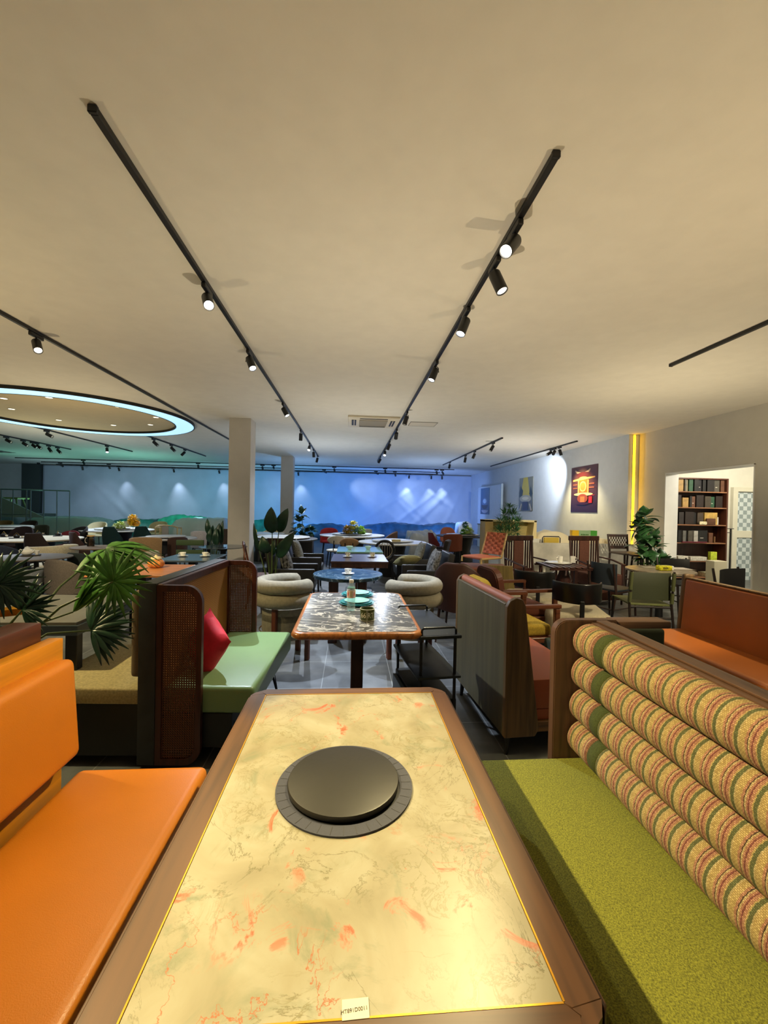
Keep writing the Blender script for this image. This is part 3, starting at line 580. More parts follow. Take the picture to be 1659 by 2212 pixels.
# ================================================================ marble square table
t=thing('marble_table','dark veined marble table with rounded orange wood edge, plates on top','table',(.055,3.13,0))
w,l=.385,.60
e=B(); P=rrect(-w-.01,w+.01,-l,l,.07,8)
def hull(P,z): return [Vector((x,y,z)) for x,y in P]
def off(P,d):
    return [(x*(1+d/ .38),y*(1+d/.58)) for x,y in P]
rings(e,[hull(off(P,-.012),.704),hull(P,.708),hull(off(P,.008),.716),hull(off(P,.010),.730),hull(off(P,.004),.744),hull(off(P,-.006),.7495),hull(off(P,-.02),.7495)]); obj('wood_edge',e,wood((172,108,50),.75,'y',.28),t,60)
s=B(); rings(s,[hull(off(P,-.019),.745),hull(off(P,-.019),.7512)]); obj('marble_top',s,stone_dark(),t)
obj('pedestal',bx(B(),-.035,.055,-.045,.045,.03,.70,.006,1),wood((52,30,26),.8,'z'),t); obj('mounting_plate',bx(B(),-.2,.2,-.3,.3,.69,.704,.003,1),M_black,t); obj('base_plate',bx(B(),-.26,.26,-.25,.25,0,.018,.01,2),M((36,44,44),.45),t)
# plates, bottle, mug
def plate(x,y,z,r,mat,label):
    b=lathe(B(),[(.001,0),(r*.55,0),(r*.6,.003),(r*.97,.013),(r,.0155),(r*.97,.0165),(r*.62,.008),(.001,.0065)],48); return one('plate',b,mat,label,'plate',(x,y,z),0,'teal plates on the marble table')
TQ=M((40,124,122),.2,0,(0,0),(20,.1),.4); TL=M((140,192,174),.18,0,(0,0),(20,.08),.4)
a=atz(770,1304,.752); b_=atz(772,1286,.752)
for p,nm in ((a,'nearer'),(b_,'farther')):
    plate(p.x,p.y,.7515,.138,TQ,'wide teal rimmed plate at the bottom of the %s plate stack'%nm)
    plate(p.x,p.y,.7595,.125,TQ,'medium teal plate, middle of the %s plate stack'%nm); plate(p.x+.002,p.y+.0,.7675,.098,TL,'small pale aqua plate on top of the %s plate stack'%nm)
p=atz(758,1318,.7515); t=thing('water_bottle','clear plastic water bottle with white cap standing on the marble table','bottle',(p.x,p.y,.752))
pf=[(.001,.002),(.024,0),(.031,.006),(.0315,.02),(.029,.028),(.0315,.036),(.029,.046),(.0315,.056),(.029,.066),(.0315,.076),(.031,.09),(.031,.15),(.0315,.155),(.029,.165),(.024,.178),(.017,.19),(.0135,.197),(.0135,.203)]
obj('bottle_body',lathe(B(),pf,28),film((236,244,242),.16),t); obj('water',lathe(B(),[(r*.93,z+.001) for r,z in pf[:13]],24),film((232,242,240),.10),t)
obj('cap',lathe(B(),[(.0155,.200),(.0165,.202),(.0165,.222),(.015,.2245),(.001,.2245)],24),M((240,236,226),.4),t)
lb=obj('paper_label',lathe(B(),[(.0322,.094),(.0322,.150)],28),M((236,214,204),.6),t)
bm=B()
for a0,a1,zz0,zz1 in ((-1.9,-1.25,.100,.146),): rings(bm,[[Vector((r*math.cos(a),r*math.sin(a),z)) for r,z in ((.0323,zz0),(.0328,zz0),(.0328,zz1),(.0323,zz1))] for a in [a0+(a1-a0)*i/6 for i in range(7)]])
obj('label_panel',bm,M((196,176,134),.6),lb)
for a0 in (-2.45,-.95):
    bm=B(); rings(bm,[[Vector((r*math.cos(a0+da),r*math.sin(a0+da),z)) for r,z in ((.0323,.104+k*.004),(.0328,.104+k*.004),(.0328,.128+k*.006),(.0323,.126+k*.006))] for k,da in enumerate((0,.1,.2,.26))]); obj('label_mark',bm,M((226,90,62),.6),lb)
obj('neck_print',lathe(B(),[(.0296,.160),(.0278,.167)],24),M((52,120,92),.6),t)
p=atz(793,1339,.7515); t=thing('ceramic_mug','olive green ceramic cup lettered 66 RT near the marble table edge','mug',(p.x,p.y,.752),-.06)
OG=M((74,82,34),.3,0,(0,0),(18,.2),.3); WH=M((226,220,190),.4); R0=.048
obj('cup_body',lathe(B(),[(.001,.001),(.043,0),(R0,.004),(R0,.076),(.046,.0795),(.042,.0795),(.040,.074),(.039,.008),(.001,.007)],40),OG,t)
for z in (.003,.0775): obj('cream_rim',tube(B(),[((R0+.0002)*math.cos(a*PI/20),(R0+.0002)*math.sin(a*PI/20),z) for a in range(40)],.0017,6,1,False,True),WH,t)
def wrap(co,a0=-PI/2,z0=.038):
    a=a0+co.x/R0; r=R0+.0006+co.z; return Vector((r*math.cos(a),r*math.sin(a),z0+co.y))
text('66',.041,WH,t,fn=lambda c:wrap(Vector((c.x*.95-.026,c.y*1.15,c.z)))); text('RT',.041,WH,t,fn=lambda c:wrap(Vector((c.x*.95+.026,c.y*1.15,c.z))))
bm=B()
for dx in (-.0035,.0035): tube(bm,[wrap(Vector((dx,zz,0))) for zz in (-.034,-.01,.01,.036)],.0009,6)
obj('divider_line',bm,WH,t)
# service cart
t=thing('service_cart','black three tier metal service cart beside the marble table','cart',(.525,2.88,0),.13)
ST=M((40,46,50),.38,.3); w,l=.112,.30
obj('top_tray',bx(B(),-w-.03,w+.03,-l-.03,l+.03,.700,.722,.008,2),ST,t)
obj('middle_shelf',bx(B(),-w-.03,w+.03,-l-.03,l+.03,.45,.468,.008,2),ST,t); obj('bottom_shelf',bx(B(),-w-.04,w+.04,-l-.04,l+.04,.10,.12,.008,2),ST,t)
for x in (-w,w):
    for y in (-l+.01,l-.01): obj('post',tube(B(),[(x,y,.05),(x,y,.70)],.010,10),M_black,t); obj('caster',lathe(B(),[(.001,-.02),(.02,-.012),(.02,.012),(.001,.02)],16,(x,y,.026)),M_black,t)
for y in (-l,l): obj('handle',tube(B(),[(-w,y,.722),(-w,y,.752),(-w+.012,y,.764),(w-.012,y,.764),(w,y,.752),(w,y,.722)],.0075,8),M((70,72,72),.2,.9),t)
o=obj('storage_box',bx(B(),-w-.02,w+.02,-l+.02,l-.02,.12,.30,.004,1),M((30,33,36),.5),t); o2=obj('drawer_front',bx(B(),-w-.05,-w-.022,-l+.04,l-.06,.13,.28,.004,1),ST,t); obj('drawer_pull',bx(B(),-w-.065,-w-.052,-.05,.05,.20,.215,.003,1),M_black,o2)
# ================================================================ round blue marble table with tub chairs
def ped_table(name,label,loc,r,h,mtop,mbase,thk=.025,style='ped',group=None,sx=1):
    t=thing(name,label,'table',loc,0,group)
    obj('tabletop',lathe(B(),[(.001,h-thk),(r-.012,h-thk),(r,h-thk+.006),(r,h-.005),(r-.004,h),(.001,h)],56,(0,0,0),sx,1),mtop,t)
    if style=='ped': obj('pedestal',lathe(B(),[(r*.35,.02),(r*.12,.06),(.045,.2),(.045,h-.1),(r*.2,h-thk)],24),mbase,t); obj('base',lathe(B(),[(r*.55,0),(r*.55,.012),(r*.35,.022)],32),mbase,t)
    elif style=='drum': obj('drum_base',lathe(B(),[(r*.42,0),(r*.42,.05),(r*.3,.3),(r*.42,h-thk)],32),mbase,t)
    elif style=='four':
        for k in range(4):
            a=PI/4+k*PI/2; obj('leg',tube(B(),[(r*.55*math.cos(a)*sx,r*.55*math.sin(a),h-thk),(r*.72*math.cos(a)*sx,r*.72*math.sin(a),0)],[.028,.016],8),mbase,t)
    elif style=='slabs':
        for x in (-.16,.16): obj('slab_leg',bx(B(),x-.05,x+.05,-.16,.16,0,h-thk,.006,1),mbase,t)
    return t
ped_table('cafe_table','round glossy blue marble cafe table between two beige tub chairs','table' and (-.02,4.80,0),.395,.75,stone_blue(),M_dkwood,.04,'slabs')
BF=M((134,127,108),.85,0,(260,.45),(40,.06))
def tubchair(x,y,rz,label):
    t=thing('tub_chair',label,'chair',(x,y,0),rz)
    def hoop(R,zz,r,A,sq=1): return [(R*math.sin(a),-R*math.cos(a)*sq,zz) for a in [(-A+2*A*i/40)*PI/180 for i in range(41)]]
    obj('upper_roll',tube(B(),hoop(.245,.735,.07,138),[.045]+[.068]*39+[.045],18),BF,t,70); obj('lower_roll',tube(B(),hoop(.25,.605,.07,138),[.045]+[.068]*39+[.045],18),BF,t,70)
    obj('seat',lathe(B(),[(.2,.38),(.225,.40),(.225,.46),(.2,.485),(.001,.49)],32),BF,t,60); obj('seat_drum',lathe(B(),[(.20,.22),(.225,.30),(.225,.52)],32),BF,t,60)
    for a in (-140,-50,50,140): obj('leg',bx(B(),-.025,.025,-.022,.022,0,.56,.006,1,Matrix.Rotation(math.radians(a),4,'Z')@Matrix.Translation((0,-.235,0))),wood((96,52,34),.7,'z',.35),t)
    obj('brass_ring',tube(B(),[(.247*math.cos(a*PI/24),.247*math.sin(a*PI/24),.30) for a in range(48)],.006,8,1,False,True),M_brass,t)
tubchair(-.63,4.22,-1.15,'beige double roll tub chair left of the blue marble table'); tubchair(.63,4.22,1.15,'beige double roll tub chair right of the blue marble table')
# cups
WC=M((236,234,226),.15,0,(0,0),(5,.02),.3)
def saucer(x,y,z,lab,r=.072): return one('saucer',lathe(B(),[(.001,0),(r*.5,0),(r*.95,.010),(r,.0125),(r*.95,.0135),(r*.45,.005),(.001,.004)],32),WC,lab,'saucer',(x,y,z),0,'white saucers under cups')
def cup(x,y,z,lab,rz=0,r=.042,h=.055,m=None):
    t=thing('tea_cup',lab,'cup',(x,y,z),rz,'cups on the tables')
    obj('cup_body',lathe(B(),[(.001,0),(r*.55,0),(r*.6,.004),(r*.8,.02),(r,h-.008),(r*1.02,h),(r*.94,h),(r*.9,h-.01),(r*.6,.012),(.001,.008)],32),m or WC,t)
    obj('handle',tube(B(),[(r*.9,0,h*.8),(r*1.45,0,h*.72),(r*1.5,0,h*.45),(r*.75,0,h*.3)],.004,8),m or WC,t); return t
def bowl(x,y,z,lab,r=.055,h=.055,m=None): return one('tea_bowl',lathe(B(),[(.001,0),(r*.5,0),(r*.5,.008),(r*.85,h*.55),(r,h),(r*.94,h),(r*.75,h*.5),(.001,.012)],32),m or M((200,220,204),.15,0,(0,0),(5,.02),.3),lab,'bowl',(x,y,z),0,'pale bowls on the green table')
p=atz(752,1240,.752); saucer(p.x,p.y,.7515,'white saucer on the blue marble table'); cup(p.x,p.y,.757,'white teacup on saucer on the blue marble table',-1.6)
# ================================================================ chairs
def shell(bm,rx,ry,A,z0,z1,t,flare=0,n=22,a0=None,cy=0):
    R=[]; A=math.radians(A)
    for i in range(n+1):
        a=-A+2*A*i/n; zb,zt=z0(a/A),z1(a/A); h=zt-zb; s_=[]
        for (o_,zz) in ((-.5,zb),(.5,zb),(.5,zb+h*.5),(.5,zt-t*.6),(.3,zt-t*.12),(0,zt),(-.3,zt-t*.12),(-.5,zt-t*.6),(-.5,zb+h*.5)):
            k=1+flare*(zz-zb); s_.append(Vector(((rx*k+o_*t)*math.sin(a),cy-(ry*k+o_*t)*math.cos(a),zz)))
        R.append(s_)
    return rings(bm,R)
def legs(t,hx,hy,z,mat,splay=.04,r=.017,r2=.010,n=8,square=False):
    for sx in (-1,1):
        for sy in (-1,1): obj('leg',tube(B(),[(sx*hx,sy*hy,z),(sx*(hx+splay),sy*(hy+splay),0)],[r,r2],n),mat,t)
def chair(kind,label,x,y,rz,cu,cl=None,w=.52,h=.82,group='dining chairs in the showroom',seatc=None,fine=True):
    t=thing('dining_chair',label,'chair',(x,y,0),rz,group); up=cu if not isinstance(cu,tuple) else fabric(cu); lg=cl or M_black; st=seatc or up
    r=w/2-.03
    def cushion(z=.47,k=1,th=.08,ry=1): return obj('seat',lathe(B(),[(.001,z-th),(r*.85*k,z-th),(r*.97*k,z-th*.7),(r*k,z-th*.4),(r*.93*k,z-.01),(r*.7*k,z),(.001,z+.004)],28,(0,.01,0),1,ry),st,t,60)
    if kind=='tub':
        cushion(); obj('backrest',shell(B(),r,r*.95,118,lambda u:.40+.0*u,lambda u:h-(h-.60)*abs(u)**2.4,.045,.10),up,t,60); legs(t,r*.62,r*.6,.40,lg)
    elif kind=='round':
        cushion(); obj('backrest',shell(B(),r*1.02,r*.9,78,lambda u:.44,lambda u:.47+(h-.47)*max(1-abs(u)**2.4,0)**.5+.02,.04,.12),up,t,60); legs(t,r*.62,r*.6,.40,lg)
    elif kind=='wing':
        cushion(.47,.95); obj('backrest',shell(B(),r*.86,r*.82,84,lambda u:.42,lambda u:h if abs(u)<.36 else h-(h-.56)*((abs(u)-.36)/.64)**.8,.04,.42,30),up,t,50); legs(t,r*.6,r*.55,.42,lg)
    elif kind=='band':
        cushion(.46); obj('backrest',shell(B(),r*1.05,r*.95,128,lambda u:h-.20+.06*abs(u)**2,lambda u:h-.03*abs(u),.07,.05,30),up,t,70)
        for a in (-.9,.9): obj('back_support',tube(B(),[(r*.75*math.sin(a),-r*.75*math.cos(a),.42),(r*1.0*math.sin(a),-r*.95*math.cos(a),h-.14)],.012,8),lg,t)
        legs(t,r*.62,r*.6,.40,lg)
    elif kind=='slab':
        cushion(.47,1,.08); obj('backrest',shell(B(),r*1.15,r*1.0,52,lambda u:.42,lambda u:h-.03*abs(u)**3,.05,.10,16),up,t,60); legs(t,r*.7,r*.7,.42,lg,.02)
    elif kind=='oval':
        cushion(.46,.95,.06); bm=B()
        n=24; R=[]
        for (s_,dy) in ((.0,-.026),(.8,-.026),(1,-.01),(1,.012),(.8,.026),(0,.026)):
            R.append([Vector((max(s_,.001)*r*1.0*math.cos(2*PI*j/n),-r*.9+dy+.10*(max(s_,.001)*math.cos(2*PI*j/n))**2,h-.11+max(s_,.001)*.11*math.sin(2*PI*j/n))) for j in range(n)])
        rings(bm,R); obj('backrest',bm,up,t,60)
        for sx in (-.09,.09): obj('back_support',tube(B(),[(sx,-r*.7,.40),(sx,-r*.98,h-.12)],.012,8),lg,t)
        legs(t,r*.62,r*.6,.41,lg)
    elif kind=='wood':
        obj('seat',bx(B(),-r*.9,r*.9,-r*.85,r*.9,.43,.465,.015,3),st,t)
        for sx in (-1,1): obj('rear_post',tube(B(),[(sx*r*.85,-r*.95,0),(sx*r*.85,-r*.85,.44),(sx*r*.9,-r*1.15,h)],[.014,.019,.013],8),lg,t); obj('leg',tube(B(),[(sx*r*.85,r*.8,.44),(sx*r*.9,r*.85,0)],[.018,.012],8),lg,t)
        obj('backrest',bx(B(),-r*.95,r*.95,-r*1.22,-r*1.12,h-.17,h,.012,2),up,t); obj('seat_rail',bx(B(),-r*.88,r*.88,-r*.85,r*.85,.385,.43,.004,1),lg,t)
    elif kind=='arm':   # wooden frame armchair with pads
        obj('seat',bx(B(),-r*.88,r*.88,-r*.9,r*.95,.38,.47,.03,4),st,t,60)
        s=B(); bx(s,-r*.88,r*.88,-.04,.05,-.20,.23,.03,4); s.transform(Matrix.Translation((0,-r*.95,h-.22))@Matrix.Rotation(math.radians(14),4,'X')); obj('backrest',s,up,t,60)
        for sx in (-1,1):
            obj('side_frame',fl2(rrect(-r*1.05,r*1.05,.0,.64,.02,2),rrect(-r*1.05+.045,r*1.05-.045,-.02,.595,.02,2),'x',sx*r-.02,sx*r+.02),lg,t)
        obj('seat_rail',bx(B(),-r,r,-r*.9,-r*.84,.34,.39,.004,1),lg,t)
    return t
def at(px,Y,z=1.0): return aty(px,1100,Y).x
CH=[ # kind, px, Y, rz deg (0 = facing away from viewer), colour, w, h, label
('tub',18,6.95,-20,(34,42,62),.62,.85,'navy blue shell chair with small pale tag behind the teapot table'),
('band',114,7.5,60,(206,196,168),.70,.78,'cream boucle chair with open curved band back behind the teapot table'),
('wing',92,8.15,0,(44,30,28),.56,.93,'very dark brown wing back chair before the tea set table'),
('wing',188,8.75,-40,(64,42,38),.60,.92,'brown wing back chair turned sideways behind the glass tea jug'),
('round',38,10.6,180,(44,30,36),.60,.86,'plum black round back chair beyond the tea set table'),
('wing',3,8.1,-60,(96,26,28),.56,.88,'maroon leather chair cut off by the left picture edge'),
('oval',145,10.7,180,(126,42,52),.52,.79,'small wine red pill back chair beyond the tea set table'),
('tub',163,11.4,150,(30,28,30),.56,.86,'black shell chair with thin light piping, far left'),
('wing',247,11.1,0,(24,54,54),.56,.90,'dark teal wing back chair facing the flower table, left one'),
('wing',311,11.5,10,(24,54,54),.54,.90,'dark teal wing back chair facing the flower table, right one'),
('tub',209,14.2,180,(216,206,166),.58,.86,'cream quilted tub chair behind the flower table, left one'),
('tub',264,14.9,180,(210,204,180),.56,.86,'cream quilted tub chair behind the yellow flowers'),
('tub',342,15.3,180,(196,182,136),.60,.86,'channel stitched beige tub chair before the green tarp'),
('slab',322,8.4,10,(164,132,94),.62,.87,'large tan slab back armchair behind the pumpkin table'),
('band',292,6.9,35,(196,190,168),.66,.76,'cream square band back chair left of the pumpkin table, seen end on'),
('tub',200,6.6,-25,(38,48,46),.62,.77,'dark green tub chair right of the grey brown tub chair'),
('round',158,5.3,-12,(80,72,66),.56,.82,'grey brown tub chair with curved piped back at front left'),
('band',24,5.1,30,(134,140,146),.60,.74,'grey boucle band back chair in front of the teapot table'),
('slab',380,8.95,40,(66,44,36),.44,.83,'tufted brown leather chair beside the green two band chair'),
('slab',432,10.9,10,(196,190,192),.42,.84,'white upholstered chair beyond the green two band chair'),
('tub',712,13.0,180,(192,56,60),.56,.84,'coral red tub chair at far side of the centre banquet table'),
('oval',726,10.4,15,(208,204,190),.52,.81,'white oval back chair at the near left of centre banquet table'),
('oval',757,9.9,-5,(176,136,96),.52,.79,'tan oval back chair with bentwood legs at centre banquet table'),
('tub',840,12.0,80,(112,88,76),.56,.84,'brown tub chair at right side of the centre banquet table'),
('slab',790,13.3,180,(206,208,204),.50,.82,'pale grey chair hidden behind the green and yellow centrepiece'),
('round',970,13.8,180,(186,110,84),.56,.87,'salmon round back chair behind the right flower dish'),
('slab',975,10.9,5,(112,56,34),.58,.86,'rust brown square leather chair before the right flower dish'),
('wing',944,11.4,-70,(100,32,34),.50,.85,'wine red leather chair left of the rust brown square chair'),
('tub',60,14.8,180,(52,40,36),.54,.84,'brown shell chair before the clear plastic covered table'),
('slab',80,12.2,170,(46,52,40),.50,.84,'dark green chair at far left, its back to the clear plastic cover'),
('wood',596,8.7,180,(52,34,26),.50,.82,'dark wood chair behind the left banana leaf plant'),
('tub',588,12.2,180,(206,190,132),.60,.80,'pale yellow tub chair behind left banquet table near the columns'),
('slab',497,10.6,0,(66,52,44),.50,.92,'tall channel tufted brown chair left of the front column'),
('tub',0,14.0,180,(110,92,48),.66,.86,'olive brown tub chair at far left behind round table'),
('tub',262,6.0,-150,(120,104,52),.52,.70,'olive yellow low chair half hidden by the palm leaf'),
]
for k,px,Y,rz,c,w_,h_,lab in CH: chair(k,lab,at(px,Y),Y,math.radians(rz),c,None,w_,h_)
# green two-band chair
t=thing('dining_chair','olive green chair with two padded horizontal back bands','chair',(at(419,8.2),8.2,0),math.radians(5),'dining chairs in the showroom'); gv=M((66,88,48),.6)
obj('seat',bx(B(),-.22,.22,-.2,.24,.42,.48,.02,3),M((220,218,208),.8),t)
for z in (.56,.74): obj('backrest_band',bx(B(),-.24,.24,-.24,-.19,z,z+.10,.02,3),gv,t)
for x in (-.235,.235): obj('back_post',tube(B(),[(x,-.215,.05),(x,-.215,.84)],.009,8),M_black,t)
obj('pedestal',tube(B(),[(0,0,.02),(0,0,.42)],.03,10),M_black,t); obj('base',lathe(B(),[(.001,0),(.22,0),(.22,.015),(.001,.03)],28),M_black,t)
# pale wood frame armchair
t=thing('dining_chair','pale wood armchair with open curved frame and narrow grey back pad','chair',(at(366,12.6),12.6,0),0,'dining chairs in the showroom'); pw=wood((206,180,128),.85,'z')
obj('arm_rail',tube(B(),[(-.30,.1,.80),(-.30,-.18,.82),(-.18,-.26,.87),(0,-.28,.88),(.18,-.26,.87),(.30,-.18,.82),(.30,.1,.80)],.018,10),pw,t)
for x in (-.30,.30):
    for y in (-.18,.1): obj('leg',tube(B(),[(x,y,0),(x,y,.81)],.017,8),pw,t)
obj('back_pad',bx(B(),-.09,.09,-.27,-.23,.44,.86,.012,2),M((176,168,160),.9),t); obj('seat',bx(B(),-.28,.28,-.22,.22,.42,.47,.02,3),M((186,178,170),.9),t)
# cane seat bentwood chair near the column, and more dark chairs
t=thing('dining_chair','reddish bentwood chair with round wooden seat beside the front column','chair',(at(566,6.4),6.4,0),-1.4,'dining chairs in the showroom'); bw=wood((104,56,36),.7,'z')
obj('seat',lathe(B(),[(.001,.44),(.21,.44),(.22,.455),(.21,.47),(.001,.468)],28),wood((128,80,50),.7,'x'),t); legs(t,.15,.15,.44,bw,.04)
obj('backrest',tube(B(),[(-.17,-.15,.46),(-.19,-.22,.75),(-.12,-.25,.92),(0,-.26,.96),(.12,-.25,.92),(.19,-.22,.75),(.17,-.15,.46)],.014,10),bw,t); obj('back_panel',bx(B(),-.07,.07,-.25,-.235,.46,.93,.004,1),M((92,66,50),.8,0,(200,.5)),t)
# black leather armchairs with tweed cushions around the dark tables
TW=M((118,120,116),.95,0,(120,.8),(70,.35)); DC=M((34,34,36),.5); OL=fabric((128,122,80))
def blackarm(x,y,rz,label,cush=TW,extra=None):
    t=thing('armchair',label,'armchair',(x,y,0),rz,'black armchairs at the centre tables')
    obj('seat',bx(B(),-.27,.27,-.22,.30,.30,.46,.03,3),M((30,30,32),.5),t)
    s=B(); bx(s,-.27,.27,-.05,.05,0,.50,.03,3); s.transform(Matrix.Translation((0,-.27,.36))@Matrix.Rotation(math.radians(12),4,'X')); obj('backrest',s,M((28,28,30),.5),t)
    for sx in (-1,1): obj('armrest',bx(B(),sx*.31-.035,sx*.31+.035,-.28,.30,.34,.61,.02,3),M((26,26,28),.5),t)
    legs(t,.25,.24,.31,M_black,.01,.02,.016)
    return t
def leancush(x,y,z,rz,label,mat=TW,tilt=16,w_=.42,h_=.42):
    q=Vector((math.sin(rz)*-1,math.cos(rz),0)); pillow('cushion',w_,h_,.14,mat,label,'cushion',(x,y,z),(math.radians(tilt),0,rz),'cushions on the black armchairs')
for (x,y,rz,lab,cl) in ((-.80,7.75,-PI/2,'black leather armchair left of the green table','grey tweed cushion leaning in the black armchair left of green table'),(-.80,6.35,-PI/2,'black leather armchair left of the dark brown table','dark patterned cushion at the left of dark brown table'),(1.12,7.65,PI/2,'black leather armchair right of the green table','grey tweed cushion leaning in the black armchair right of green table'),(1.12,6.30,PI/2,'black leather armchair right of the dark brown table','dark patterned cushion at the right of dark brown table')):
    blackarm(x,y,rz,lab); sg=1 if x<0 else -1
    leancush(x-sg*.15,y,.69,rz,cl,TW if y>7 else M((84,84,84),.95,0,(30,.8),(26,.8)),18)
pillow('cushion',.40,.40,.16,OL,'olive cushion lying in the right armchair between green and dark tables','cushion',(.98,7.2,.60),(math.radians(70),0,.3),'cushions on the black armchairs')
def ringchair(px,Y,rz,label):
    t=thing('dining_chair',label,'chair',(at(px,Y),Y,0),rz,'dining chairs in the showroom')
    obj('seat',lathe(B(),[(.001,.42),(.22,.42),(.23,.45),(.2,.48),(.001,.48)],28),M((30,28,28),.6),t); legs(t,.16,.15,.42,M_black)
    obj('back_hoop',tube(B(),[(.19*math.cos(a*PI/18),-.22,.66+.19*math.sin(a*PI/18)) for a in range(36)],.026,8,1,False,True),M_black,t)
    obj('inner_hoop',tube(B(),[(.145*math.cos(a*PI/18),-.22,.66+.145*math.sin(a*PI/18)) for a in range(36)],.006,6,1,False,True),M((190,180,160),.6),t)
    for k in range(-2,3): obj('spindle',tube(B(),[(k*.05,-.22,.66-.17),(k*.05,-.22,.66+.17)],.005,6),M((150,140,124),.5),t)
ringchair(831,7.6+.9,0,'black hoop back chair with pale inner ring right of the green table')
t=chair('arm','dark wood open armchair angled at the right centre banquet table',1.85,9.15,1.2,M((46,38,34),.6),M_blackwood,.60,.82)
# ================================================================ tables, middle and far
WT=M((226,226,222),.25,0,(0,0),(3,.03)); TT=M((168,160,148),.4); BT=M((52,48,48),.45)
def susan(name_label,x,y,r,z,m=WT):
    t=thing('lazy_susan',name_label,'lazy susan',(x,y,z),0,'lazy susans on the banquet tables')
    obj('turning_plate',lathe(B(),[(.001,.022),(r-.006,.022),(r,.026),(r,.034),(r-.006,.038),(.001,.038)],48),m,t); obj('turning_base',lathe(B(),[(r*.25,0),(r*.25,.022)],24),M_black,t); return t
def banquet(px,Y,r,label,slabel,m=WT,sr=.62,h=.75):
    x=at(px,Y); ped_table('banquet_table',label,(x,Y,0),r,h,m,M_black,.03,'drum','banquet tables in the showroom')
    if slabel: susan(slabel,x,Y,r*sr,h+.0005)
    return x
XC=banquet(762,11.45,.88,'round white banquet table in the centre with flower centrepiece','white lazy susan carrying the yellow and green centrepiece')
XR=banquet(849,9.35,.76,'round white banquet table right of centre behind the armchairs','white lazy susan with tan box on table right of centre')
XL=banquet(612,9.9,.80,'dark round banquet table with white turntable near the columns','white lazy susan behind the banana leaf plant',BT,.78)
XF=banquet(255,12.2,.90,'round banquet table with yellow flowers at the left','white lazy susan with yellow flowers')
X1=banquet(20,12.6,.85,'round white banquet table at far left before the railing','white lazy susan at far left')
XD=banquet(1000,11.9,.75,'dark banquet table at right with a flower dish','lazy susan beneath the right flower dish',BT,.62)
XB=at(78,9.0); ped_table('banquet_table','pale round table with black tea sets at the left',(XB,9.0,0),.80,.75,M((196,184,160),.4),M_black,.03,'drum','banquet tables in the showroom')
X5=at(360,9.6); ped_table('banquet_table','round pale table beyond the tan slab back armchair',(X5,9.6,0),.62,.75,M((186,178,172),.4),M_black,.03,'drum','banquet tables in the showroom'); susan('pale lazy susan on table beyond the tan armchair',X5,9.6,.40,.7505,M((196,190,186),.4))
XN=at(560,11.2); ped_table('banquet_table','round white table just right of front column with a yellow cup',(XN,11.6,0),.60,.75,WT,M_black,.03,'drum','banquet tables in the showroom')
ped_table('cafe_table','oval dark table with white teapot at the left',(-4.3,6.02,0),.43,.75,M((96,84,74),.5),M_black,.02,'four',None,1.12)
ped_table('cafe_table','small brown table carrying a glass tea jug',(-4.25,7.42,0),.38,.75,M((128,104,80),.5),M_black,.02,'ped')
ped_table('cafe_table','round dark glass topped table in front of the column',(-2.19,7.45,0),.40,.78,M((62,70,78),.12),M_black,.012,'ped')
ped_table('cafe_table','small pale table behind the dark upright plant',(at(452,11.4),11.4,0),.28,.75,M((190,200,204),.3),M_black,.02,'ped')
def sq_table(name,label,x0,x1,y0,y1,h,m,mb,thk=.03,style='ped',apron=None):
    cx,cy=(x0+x1)/2,(y0+y1)/2; t=thing(name,label,'table',(cx,cy,0)); w_,l_=(x1-x0)/2,(y1-y0)/2
    obj('tabletop',bx(B(),-w_,w_,-l_,l_,h-thk,h,.004,1),m,t)
    if style=='ped': obj('pedestal',bx(B(),-.05,.05,-.05,.05,.02,h-thk,.006,1),mb,t); obj('base',bx(B(),-w_*.6,w_*.6,-l_*.6,l_*.6,0,.02,.006,1),mb,t)
    elif style=='four':
        for sx in (-1,1):
            for sy in (-1,1): obj('leg',bx(B(),sx*(w_-.04)-.022,sx*(w_-.04)+.022,sy*(l_-.04)-.022,sy*(l_-.04)+.022,0,h-thk,.003,1),mb,t)
    if apron: obj('apron',bx(B(),-w_+.01,w_-.01,-l_+.01,l_-.01,h-thk-apron,h-thk,.003,1),mb,t)
    return t
sq_table('dining_table','orange brown wooden table with carved pumpkin jar',-2.78,-1.92,4.56,5.40,.75,wood((196,128,76),.88,'x',.4),M_blackwood,.025,'ped')
sq_table('dining_table','dark square table with two white coffee cups left of the column',-2.58,-1.87,5.76,6.56,.75,M((66,76,88),.2),M_black,.022,'ped')
sq_table('dining_table','dark plum brown table with two patterned cups in the centre',-.27,.54,5.85,6.78,.75,wood((70,52,50),.85,'x',.25),M_dkwood,.03,'ped',.06)
sq_table('dining_table','pale green glass topped table with two bowls in the centre',-.23,.56,7.12,8.04,.75,M((120,160,150),.12),M((28,40,38),.4),.03,'ped',.03)
